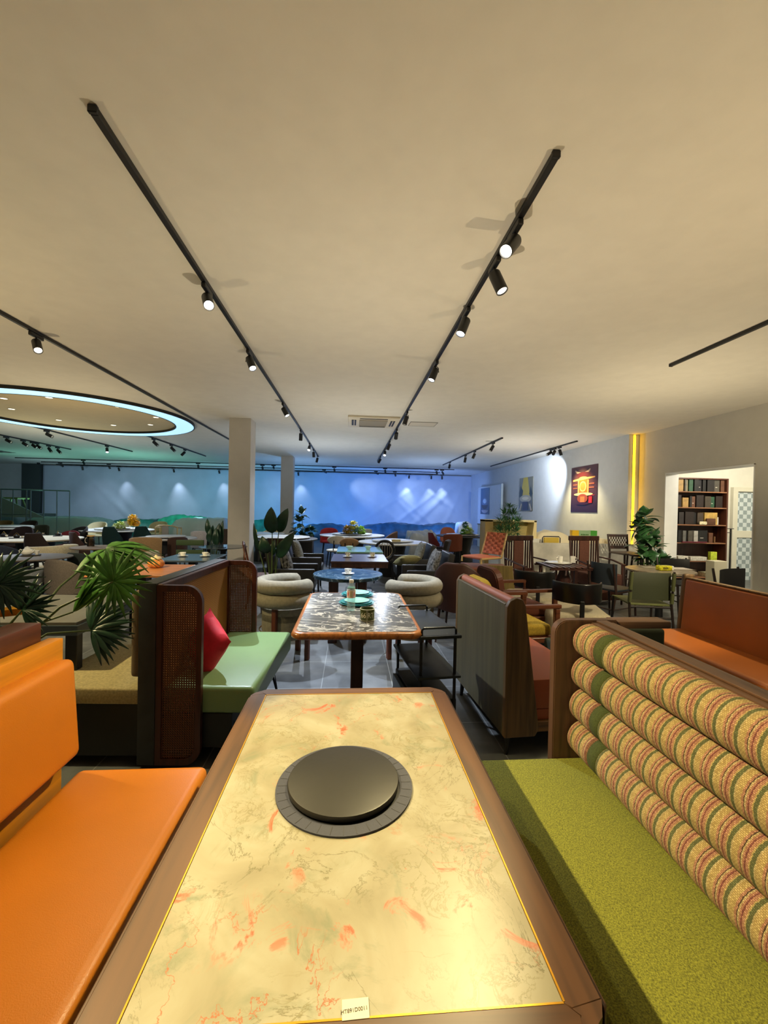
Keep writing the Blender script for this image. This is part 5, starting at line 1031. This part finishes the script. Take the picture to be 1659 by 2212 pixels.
# bar stools
def woven(bm,x0,x1,z0,z1,y,k,m):
    for i in range(k):
        for j in range(m):
            if (i+j)%2==0 or j in(0,m-1): bx(bm,x0+(x1-x0)*i/k,x0+(x1-x0)*(i+.97)/k,y,y+.008,z0+(z1-z0)*j/m,z0+(z1-z0)*(j+.97)/m)
    return bm
t=thing('bar_chair','tall dark bar chair with woven leather back beside the fig plant','bar chair',(at(1352,7.8),7.75,0),math.radians(186)); dm=wood((48,30,24),.7,'z'); wm=M((62,36,26),.5)
for sx in (-1,1): obj('rear_post',tube(B(),[(sx*.21,-.24,0),(sx*.2,-.2,.72),(sx*.22,-.25,1.07)],[.016,.02,.016],8),dm,t); obj('leg',tube(B(),[(sx*.2,.2,0),(sx*.19,.18,.72)],[.016,.02],8),dm,t)
obj('woven_back',woven(bx(B(),-.2,.2,-.235,-.232,.78,.80),-.2,.2,.80,1.06,-.24,14,6),wm,t); obj('crest_rail',tube(B(),[(-.225,-.25,1.06),(.225,-.25,1.06)],.014,8),dm,t); obj('seat',bx(B(),-.22,.22,-.2,.22,.70,.74,.015,3),M((96,84,74),.6),t)
for y in (-.22,.19): obj('foot_rail',tube(B(),[(-.2,y,.25),(.2,y,.25)],.011,6),dm,t)
t=thing('bar_stool','backless dark stool with woven brown seat beneath the fig plant','stool',(at(1384,7.4),7.4,0))
obj('seat',lathe(B(),[(.001,.70),(.17,.70),(.185,.715),(.175,.735),(.001,.735)],28,(0,0,0)),wm,t)
for a in range(4): obj('leg',tube(B(),[(.11*math.cos(a*PI/2+.78),.11*math.sin(a*PI/2+.78),.70),(.18*math.cos(a*PI/2+.78),.18*math.sin(a*PI/2+.78),0)],[.018,.013],8),dm,t)
obj('foot_ring',tube(B(),[(.155*math.cos(a*PI/16),.155*math.sin(a*PI/16),.22) for a in range(32)],.008,6,1,False,True),dm,t)
# low white partition with ledge (planter wall)
struct('wall_low_partition_side',bx(B(),3.1,3.2,8.571,9.22,0,.86,.004,1),M((226,226,222),.7))
struct('wall_low_partition',bx(B(),3.1,6.42,8.45,8.57,0,.835,.004,1),M((196,192,180),.7,0,(0,0),(3,.12)))
t=thing('bag','black glossy shoulder bag on the floor by the low white partition','bag',(3.42,8.28,0)); obj('bag_body',bx(B(),-.20,.20,-.10,.10,0,.22,.04,4),M((16,16,18),.25),t,60); obj('handle',tube(B(),[(-.1,0,.21),(-.08,0,.27),(.08,0,.27),(.1,0,.21)],.008,6),M_black,t); obj('buckle',bx(B(),-.02,.02,-.104,-.10,.12,.15),M_steel,t)
# pale wood display box, draped piles, carton beyond the partition
t=thing('display_box','large pale plywood display box with open front behind the bamboo','display box',(3.62,9.35,0))
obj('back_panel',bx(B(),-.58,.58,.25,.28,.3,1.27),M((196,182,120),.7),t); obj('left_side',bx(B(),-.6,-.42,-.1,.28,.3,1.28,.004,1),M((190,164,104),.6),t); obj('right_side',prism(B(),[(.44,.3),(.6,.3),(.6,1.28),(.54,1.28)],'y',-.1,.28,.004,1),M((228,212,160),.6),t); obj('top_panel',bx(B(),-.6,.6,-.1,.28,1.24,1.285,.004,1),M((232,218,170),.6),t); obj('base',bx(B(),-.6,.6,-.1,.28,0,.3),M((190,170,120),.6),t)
def drape(name,label,cat,x0,x1,y0,y1,prof,mat,amp=.05,seed=0,nx=60,ny=14,kind='cover',alpha=None):
    # soft cover thrown over stored furniture: prof gives ridge height along x
    rnd=random.Random(seed); ph=[rnd.uniform(0,6) for _ in range(12)]; bm=B(); V=[]
    for i in range(nx+1):
        u=i/nx; x=x0+(x1-x0)*u; k=u*(len(prof)-1); a=int(min(k,len(prof)-2)); h=prof[a]+(prof[a+1]-prof[a])*(k-a); row=[]
        for j in range(ny+1):
            v=j/ny; y=y0+(y1-y0)*v; e=min(1,min(v,1-v)*5.0)**.6; eu=min(1,min(u,1-u)*14)**.6
            z=h*e*(.12+.88*eu); z+=amp*h*(math.sin(x*4+ph[0]+v*5)*.35+math.sin(x*11+ph[1]-v*9)*.25+math.sin(x*23+ph[2]+v*14)*.16+math.sin(y*9+ph[3]+x*3)*.3)*e
            yy=y+.06*math.sin(x*3.1+ph[4])*e+.02*math.sin(x*7+ph[5])
            row.append(bm.verts.new((x-(x0+x1)/2,yy-(y0+y1)/2,max(.004,z))))
        V.append(row)
    for i in range(nx):
        for j in range(ny): bm.faces.new((V[i][j],V[i+1][j],V[i+1][j+1],V[i][j+1]))
    o=obj(name,bm,mat,None,70); o.location=((x0+x1)/2,(y0+y1)/2,0); m=o.modifiers.new('thick','SOLIDIFY'); m.thickness=.004; return tag(o,label,cat)
drape('dust_sheet','cream dust sheet draped over furniture behind the low white partition','dust sheet',4.15,6.1,9.1,9.9,[.80,.98,1.05,1.0,.88,.86,.92,.86,.82],M((236,226,196),.7,0,(12,.3)),.04,4)
drape('dust_sheet','white dust sheet draped low behind the bamboo plant','dust sheet',3.25,4.3,9.0,9.22,[.88,.9,.9,.89,.88],M((226,226,220),.7),.02,5)
t=thing('chair_back','yellow chair back with thin black rails peeking over the low partition','chair',(at(1190,8.9),8.85,0)); obj('backrest',bx(B(),-.17,.17,-.02,.02,.78,.93,.01,2),M((196,168,60),.6),t); obj('back_frame',tube(B(),[(-.2,0,0),(-.2,0,.92),(-.17,0,.95),(.17,0,.95),(.2,0,.92),(.2,0,0)],.012,6),M_black,t)
t=thing('carton_box','long green and yellow printed carton standing on the cream dust sheet','carton',(at(1254,9.6),9.45,0),-.06)
tz=aty(1254,1166,9.45).z; hh=.22; 
obj('carton_body',bx(B(),-.29,.29,-.06,.06,tz,tz+hh,.003,1),M((150,186,150),.5),t); obj('yellow_end',bx(B(),-.292,-.135,-.062,.062,tz-.001,tz+hh+.001),M((232,190,30),.5),t); obj('green_end',bx(B(),.14,.292,-.062,.062,tz-.001,tz+hh+.001),M((70,160,60),.5),t)
bm=B()
for k in range(5): bx(bm,-.09+.038*k,-.062+.038*k,-.0635,-.061,tz+.11,tz+.14)
bx(bm,-.09,.09,-.0635,-.061,tz+.075,tz+.083); obj('printed_marks',bm,M((60,110,50),.5),t)
t=thing('support_stand','low hidden trestle that holds the green and yellow carton','stand',(at(1254,9.6),9.45,0)); obj('trestle_top',bx(B(),-.3,.3,-.08,.08,tz-.03,tz-.002),M((200,190,160),.6),t)
for sx in (-1,1): obj('leg',bx(B(),sx*.26-.02,sx*.26+.02,-.06,.06,0,tz-.03),M((200,190,160),.6),t)
# blue and green tarpaulins, white and clear covers at the far wall
def P2(pxs,Y): return [max(.05,aty(a,b,Y).z) for a,b in pxs]
def tarp(label,px0,px1,pys,Y,d,mat,amp,seed,name='tarpaulin'):
    n=len(pys); pr=P2([(px0+(px1-px0)*i/(n-1),pys[i]) for i in range(n)],Y-d*.3); drape(name,label,'tarpaulin',aty(px0,1100,Y).x,aty(px1,1100,Y).x,Y-d/2,Y+d/2,pr,mat,amp,seed,110,18)
tarp('deep blue tarpaulin over stacked furniture below the cloth backdrop',640,1014,[1136,1134,1132,1137,1139,1134,1129,1133,1136,1132,1131,1134],19.6,1.6,M((34,72,92),.45,0,(10,.4),(4,.2)),.07,1)
tarp('thin pale blue plastic over the left end of the blue tarpaulin',585,800,[1136,1132,1131,1131,1133,1136],20.9,.5,M((150,196,226),.3,0,(10,.4)),.06,12)
tarp('teal green tarpaulin between the columns',545,615,[1128,1122,1124,1132],19.2,1.2,M((20,124,104),.45,0,(10,.4),(4,.2)),.07,2)
tarp('dark green tarpaulin behind the yellow bouquet',238,345,[1126,1122,1121,1123,1122],20.0,1.1,M((16,100,84),.45,0,(10,.4),(4,.2)),.06,3)
tarp('bright green tarpaulin with raised hump left of front column',342,452,[1122,1116,1113,1115,1116,1124],19.4,1.1,M((40,160,120),.45,0,(10,.4),(4,.2)),.06,6)
tarp('milky white plastic cover left of the front column',366,500,[1145,1124,1119,1121,1121,1120,1120],17.2,1.4,M((206,208,200),.35,0,(8,.4)),.05,7,'plastic_cover')
tarp('crumpled white packing sheet at the right end of blue tarpaulin',986,1018,[1130,1128,1127,1133],17.9,.8,M((214,220,226),.5,0,(8,.4)),.06,8,'packing_sheet')
tarp('crumpled grey white packing foil on the floor right of centre',878,945,[1160,1152,1156,1150,1160],12.6,1.3,M((176,184,192),.4,0,(6,.5)),.16,9,'packing_foil')
# clear plastic covered row of chairs
xc0,xc1=aty(56,1100,16.5).x,aty(240,1100,16.5).x
pr=P2([(56,1128),(75,1118),(95,1116),(120,1117),(150,1117),(180,1117),(205,1118),(222,1124),(240,1134)],16.2)
drape('clear_plastic_cover','translucent plastic film draped over a row of chairs at far left','plastic cover',xc0,xc1,16.0,17.4,pr,film((206,226,220),.42),.03,10,90,16)
for k,px in enumerate((96,142,186)):
    chair('slab','%s of three pale chairs under the translucent plastic film'%('leftmost','middle','rightmost')[k].capitalize(),at(px,16.8),16.7,0,(150,160,150) if k else (176,170,130),M_black,.56,.86)
# raised platform with railing at far left
RM=M((120,140,136),.4,.6); t=thing('railing','thin grey metal railing around the far left platform','railing',(aty(60,1100,15.5).x,15.5,0)); RX0=t.location.x
xa,xb=aty(-60,1100,15.5).x-RX0,aty(66,1100,15.5).x-RX0; zt=aty(66,1058,15.5).z; zb=1.02
obj('top_rail',tube(B(),[(xa,0,zt),(xb,0,zt),(xb+1.0,.45,zt)],.022,8),RM,t); obj('lower_rail',tube(B(),[(xa,0,zb),(xb,0,zb)],.018,8),RM,t)
for k,px in enumerate((2,28,57,66)): xx=aty(px,1100,15.5).x-RX0; obj('post',tube(B(),[(xx,0,0),(xx,0,zt)],.022 if px!=28 else .016,8),RM,t)
for k in range(1,4): obj('post',tube(B(),[(xb+k*.333,k*.15,.4),(xb+k*.333,k*.15,zt)],.016,8),RM,t)
one('raised_platform',bx(B(),-1.6,1.6,-1.9,1.9,0,.95,.01,1),M((86,96,92),.8),'grey raised platform behind the railing at far left','platform',(-14.7,17.9,0))
t=thing('high_table','small yellow green high table on the far left platform','table',(aty(20,1100,16.4).x,16.6,.951)); 
obj('tabletop',bx(B(),-.35,.35,-.3,.3,.60,.66,.01,1),M((110,120,60),.6),t)
for sx in (-1,1):
    for sy in (-1,1): obj('leg',tube(B(),[(sx*.2,sy*.15,.60),(sx*.34,sy*.25,0)],[.03,.02],8),M((90,92,60),.6),t)
one('slanted_board',prism(B(),[(-.9,0),(1.2,0),(-.9,1.0)],'y',-.02,.02),M((150,172,160),.6),'pale triangular board leaning behind the railing at far left','board',(aty(92,1100,17.6).x,16.0+.0,.9))
# white stand board with poster, white cabinet
t=thing('display_board','tall white display board holding the small blue poster at right rear','display board',(5.98,17.9,0)); obj('board',bx(B(),-.02,.05,-1.5,1.5,.1,2.54,.006,1),M((222,228,232),.5),t); obj('edge_profile',bx(B(),-.03,.06,-1.56,-1.5,0,2.56,.004,1),M((178,190,196),.4,.3),t)
t=thing('white_cabinet','low white cabinet with two small oval openings at the right rear','cabinet',(5.5,16.6,0)); obj('cabinet_body',bx(B(),-.3,.45,-.25,.3,0,.90,.006,1),M((222,228,230),.5),t); obj('cabinet_top',bx(B(),-.32,.47,-.27,.32,.90,.93,.004,1),M((60,66,68),.4),t)
for x in (-.12,.1): obj('oval_opening',prism(B(),rrect(x-.04,x+.04,.55,.78,.039,6),'y',-.256,-.25),M((40,44,46),.6),t)
# posters (plain generic stand-ins)
def flat(poly,X,dx,mat,name,parent,Y0,Z0):
    return obj(name,prism(B(),[(a-Y0,b-Z0) for a,b in poly],'x',dx,dx-.002),mat,parent,0)
def grad(c0,c1,axis=2,lo=0,hi=1):
    m,nt,b=newmat('print'); L=nt.links.new; tc=nd(nt,'ShaderNodeTexCoord'); sp=nd(nt,'ShaderNodeSeparateXYZ'); L(tc.outputs['Object'],sp.inputs[0]); n=nd(nt,'ShaderNodeTexNoise'); n.inputs['Scale'].default_value=9; L(tc.outputs['Object'],n.inputs['Vector'])
    a=nd(nt,'ShaderNodeMath',operation='MULTIPLY_ADD'); L(n.outputs[0],a.inputs[0]); a.inputs[1].default_value=.35; L(sp.outputs[axis],a.inputs[2]); mr=nd(nt,'ShaderNodeMapRange'); mr.inputs[1].default_value=lo; mr.inputs[2].default_value=hi; L(a.outputs[0],mr.inputs[0]); r=ramp(nt,[(0,c0),(1,c1)]); L(mr.outputs[0],r.inputs[0]); L(r.outputs[0],b.inputs['Base Color']); b.inputs['Roughness'].default_value=.3; return m
def ell(cy,cz,ry,rz,n=28,a0=0,a1=2*PI): return [(cy+ry*math.cos(a0+(a1-a0)*i/n),cz+rz*math.sin(a0+(a1-a0)*i/n)) for i in range(n if a1-a0>6 else n+1)]
def poster(label,y0,y1,z0,z1,X,bg,shapes):
    Y0,Z0=(y0+y1)/2,z0; t=thing('wall_poster',label,'poster',(X,Y0,Z0)); W=y1-y0; H=z1-z0
    obj('print_sheet',bx(B(),-.012,0,y0-Y0,y1-Y0,0,H),bg,t)
    # u runs left to right as seen from the room (towards smaller Y), v upwards
    for i,(poly,c,nm) in enumerate(shapes): obj(nm,prism(B(),[((.5-u)*W,v*H) for u,v in poly],'x',-.0125-.0008*i,-.0135-.0008*i),M(c,.35),t,0)
R_=lambda u0,u1,v0,v1:[(u0,v0),(u1,v0),(u1,v1),(u0,v1)]
poster('large poster of a glowing orange lantern room on the right wall',10.12,11.38,1.49,2.72,6.178,grad((40,22,44),(96,60,52),2,0,1.4),
 [(ell(.45,.93,.30,.10,24,PI,2*PI),(190,160,130),'printed_arc'),(ell(.45,.945,.26,.075,24,PI,2*PI),(70,48,44),'printed_arc'),(ell(.48,.82,.27,.055),(88,34,30),'printed_roof'),(ell(.48,.745,.15,.03),(246,178,90),'printed_glow'),([(.08,.68),(.92,.73),(.92,.76),(.3,.74),(.08,.72)],(238,170,92),'printed_shelf'),(R_(.28,.70,.42,.70),(232,104,34),'printed_panel'),(R_(.29,.32,.42,.70),(250,200,110),'printed_post'),(R_(.66,.69,.42,.70),(250,200,110),'printed_post'),(ell(.48,.56,.13,.115),(252,206,110),'printed_ring'),(ell(.48,.56,.10,.088),(236,130,52),'printed_disc'),
  (R_(.1,.26,.60,.615),(210,110,60),'printed_line'),(R_(.1,.26,.52,.535),(210,110,60),'printed_line'),(R_(.72,.9,.60,.62),(226,104,64),'printed_line'),(R_(.72,.9,.52,.54),(226,104,64),'printed_line'),(R_(.74,.92,.36,.37),(224,60,60),'printed_line'),(ell(.5,.39,.36,.035),(250,210,150),'printed_table'),(ell(.48,.30,.20,.10),(150,70,40),'printed_base'),(R_(.4,.56,.22,.34),(206,118,60),'printed_base'),(R_(.72,.84,.20,.34),(200,44,40),'printed_glow'),(ell(.48,.19,.24,.03),(60,30,50),'printed_shadow')])
poster('grey poster with yellow light cone above a round table on the right wall',13.89,15.04,1.50,2.68,6.178,grad((70,72,52),(150,146,120),2,0,1.3),
 [([(.32,1),(.62,1),(.80,.45),(.10,.45)],(222,196,40),'printed_light_cone'),([(.0,.55),(.12,.75),(.3,.6),(.25,.45),(0,.4)],(52,62,34),'printed_leaves'),([(1,.5),(.85,.72),(.75,.5),(.9,.4)],(52,62,34),'printed_leaves'),(ell(.48,.36,.42,.11),(190,182,150),'printed_table'),(ell(.48,.37,.25,.05),(236,226,190),'printed_plate'),(R_(.28,.68,.02,.27),(44,34,50),'printed_base'),([(.02,.0),(.16,.22),(.24,.2),(.14,0)],(206,186,150),'printed_chair'),([(.98,.0),(.84,.22),(.76,.2),(.88,0)],(206,186,150),'printed_chair')])
poster('small dark blue poster with round table on the white display board',17.75,18.95,1.30,2.47,5.958,grad((26,44,84),(60,110,150),2,0,1.3),
 [(ell(.5,.48,.34,.15),(90,120,160),'printed_table'),(ell(.5,.5,.2,.09),(200,220,236),'printed_plate'),(ell(.5,.16,.38,.12,24,PI,2*PI),(176,170,180),'printed_floor'),(ell(.5,.35,.36,.16,24,PI,2*PI),(36,34,50),'printed_base')])
# ================================================================ side room: bookshelf with sample boards
SX0,SX1,SY=6.98,8.31,8.68; SZ=[.10,.46,.86,1.26,1.64,1.99]
t=thing('bookshelf','tall dark brown bookshelf with sample boards inside the side room','bookshelf',((SX0+SX1)/2,SY,0)); hw=(SX1-SX0)/2; sw=wood((92,50,34),.7,'z',.4); sh=wood((150,104,72),.8,'x',.4)
for sx in (-1,1): obj('side_panel',bx(B(),sx*hw-.018,sx*hw+.018,0,.34,0,2.30,.003,1),sw,t)
obj('back_panel',bx(B(),-hw,hw,.325,.34,0,2.30),wood((58,32,26),.7,'z',.5),t); obj('top_panel',bx(B(),-hw,hw,0,.34,2.27,2.30,.003,1),sw,t)
for z in SZ: obj('shelf',bx(B(),-hw+.018,hw-.018,.0,.325,z-.012,z+.012,.002,1),sh,t)
def px2x(px): return aty(px,1100,SY).x
DKB=(36,24,22); TAN=(176,142,84); GRN=(44,86,62); BRN=(104,68,48); GRY=(84,80,72); PAL=(196,172,124); BLKB=(22,22,24); WHT=(210,204,190)
rows={5:[(1451,1455,.16,PAL),(1456,1467,.26,DKB),(1468,1479,.27,TAN),(1480,1484,.26,GRY),(1484.5,1490,.26,(150,140,110)),(1491,1500,.27,GRN),(1501,1511,.27,BLKB),(1511.5,1520,.26,(30,28,34)),(1520.5,1528,.27,BLKB),(1529,1545,.27,(28,24,26)),(1546,1559,.27,GRY),(1560,1568,.26,BRN)],
4:[(1451,1454,.14,PAL),(1455,1477,.27,DKB),(1478,1491,.21,TAN),(1492,1497,.25,BLKB),(1498,1507,.24,BRN),(1508,1524,.27,DKB),(1525,1538,.25,(66,58,48)),(1539,1549,.24,GRN),(1550,1565,.26,DKB)],
3:[(1450,1458,.18,PAL),(1459,1470,.24,DKB),(1471,1482,.27,(44,38,38)),(1483,1502,.28,DKB),(1503,1510,.26,BLKB),(1511,1524,.26,(74,62,52)),(1525,1553,.27,(190,156,84)),(1554,1559,.17,WHT)],
2:[(1448,1453,.25,BLKB),(1454,1469,.26,GRY),(1470,1478,.27,BLKB),(1479,1486,.26,(110,110,106)),(1487,1491,.26,BLKB),(1492,1502,.26,GRY),(1503,1512,.26,(176,174,168)),(1513,1536,.27,BLKB),(1537,1546,.22,BRN),(1547,1550,.14,(120,84,50))]}
RN={5:'top shelf',4:'second shelf from top',3:'third shelf from top',2:'fourth shelf from top'}
CN_=lambda c:{DKB:'dark brown',TAN:'tan',GRN:'green',BRN:'mid brown',GRY:'grey brown',PAL:'pale wood',BLKB:'black',WHT:'white'}.get(c,'dark tinted' if sum(c)<220 else 'light tinted')
NM=ORD
for k,L_ in rows.items():
    for i,(a,b,h_,c) in enumerate(L_):
        xa_,xb_=px2x(a),px2x(b); dy=.16+.05*((i*7)%3)/3
        t=thing('sample_board','%s upright sample board, %s from left on the %s'%(CN_(c),NM[i],RN[k]),'sample board',((xa_+xb_)/2,SY+.03+.02*((i*5)%3),SZ[k]+.0125),0,'sample boards on the bookshelf')
        ww=(xb_-xa_)/2-.002; obj('board',bx(B(),-ww,ww,0,dy,0,h_,.002,1),M(c,.5,0,(40,.1),(10,.15)),t); 
        if i%3==1 and ww>.04: obj('tag',bx(B(),-ww*.4,ww*.2,-.002,0,h_*.35,h_*.35+.014),M(WHT,.5),t)
def so(name,label,cat,a,b,k,h_,c,dy0=.0,d=.12,bev=.004): 
    xa_,xb_=px2x(a),px2x(b); return one(name,bx(B(),-(xb_-xa_)/2,(xb_-xa_)/2,0,d,0,h_,bev,2),M(c,.55,0,(0,0),(30,.15)),label,cat,((xa_+xb_)/2,SY-.02+dy0,SZ[k]+.013))
so('small_box','small brown box in front of tan board on the third shelf','box',1526,1545,3,.14,(88,52,30),.0,.03)
so('white_parcel','crumpled white parcel on the third shelf of the bookshelf','parcel',1511,1528,3,.07,(226,214,176),-.0,.03,.02)
so('folder','flat dark red folder lying along the fourth shelf','folder',1474,1527,2,.025,(110,30,48),-.01,.035); so('wooden_offcut','pale wooden piece lying at left of the fourth shelf','wood piece',1449,1461,2,.03,PAL,-.01,.035)
so('white_carton','left white carton on the lowest visible shelf','carton',1468,1490,1,.10,(214,210,196),.02,.2); so('white_carton','wide white carton on the lowest visible shelf','carton',1495,1530,1,.085,(206,202,190),.02,.2)
so('jar_box','lime green and white canister on the lowest visible shelf','canister',1539,1553,1,.2,(196,212,60),.03,.08,.01); so('jar_band','white band around the lime green canister','label band',1538,1554,1,.0,(230,230,214),0,.0) if False else None
so('paper_stack','stack of pale papers on the bottom shelf of the bookshelf','paper stack',1530,1560,0,.10,(206,196,160),.0,.25)
one('book_pile',bx(B(),-.14,.14,-.1,.1,0,.58,.006,1),M((212,204,176),.7),'tall pale pile of paper ream boxes in front of the bookshelf','paper stack',(at(1546,7.9),7.85,0))
# black clothes rail beside the shelf
t=thing('black_rack','thin black metal rack to the right of the bookshelf','rack',(8.47,8.85,0))
for x in (-.12,.10): obj('post',bx(B(),x-.012,x+.012,-.012,.012,0,1.18),M_black,t)
obj('top_bar',bx(B(),-.14,.16,-.02,.02,1.18,1.195),M_black,t); obj('cross_bar',bx(B(),-.12,.10,-.01,.01,1.09,1.105),M_black,t)
# checker tiled recess seen as a framed pane
struct('window_1',bx(B(),8.86,9.55,9.02,9.055,.0,2.02),checker()); bm=B(); bx(bm,8.74,8.86,8.98,9.06,0,2.14,.004,1); bx(bm,8.86,9.6,8.98,9.06,2.04,2.14,.004,1); bx(bm,8.86,9.6,8.99,9.06,.98,1.14,.004,1); struct('trim_5',bm,M((226,224,206),.6))
# ceiling sprinkler style camera at the far left corner
one('ceiling_camera',lathe(B(),[(.06,0),(.06,-.05),(.03,-.09),(.001,-.1)],16),M_black,'small black dome camera at the far left ceiling corner','camera',(at(82,20.6),20.6,CZ-.001))
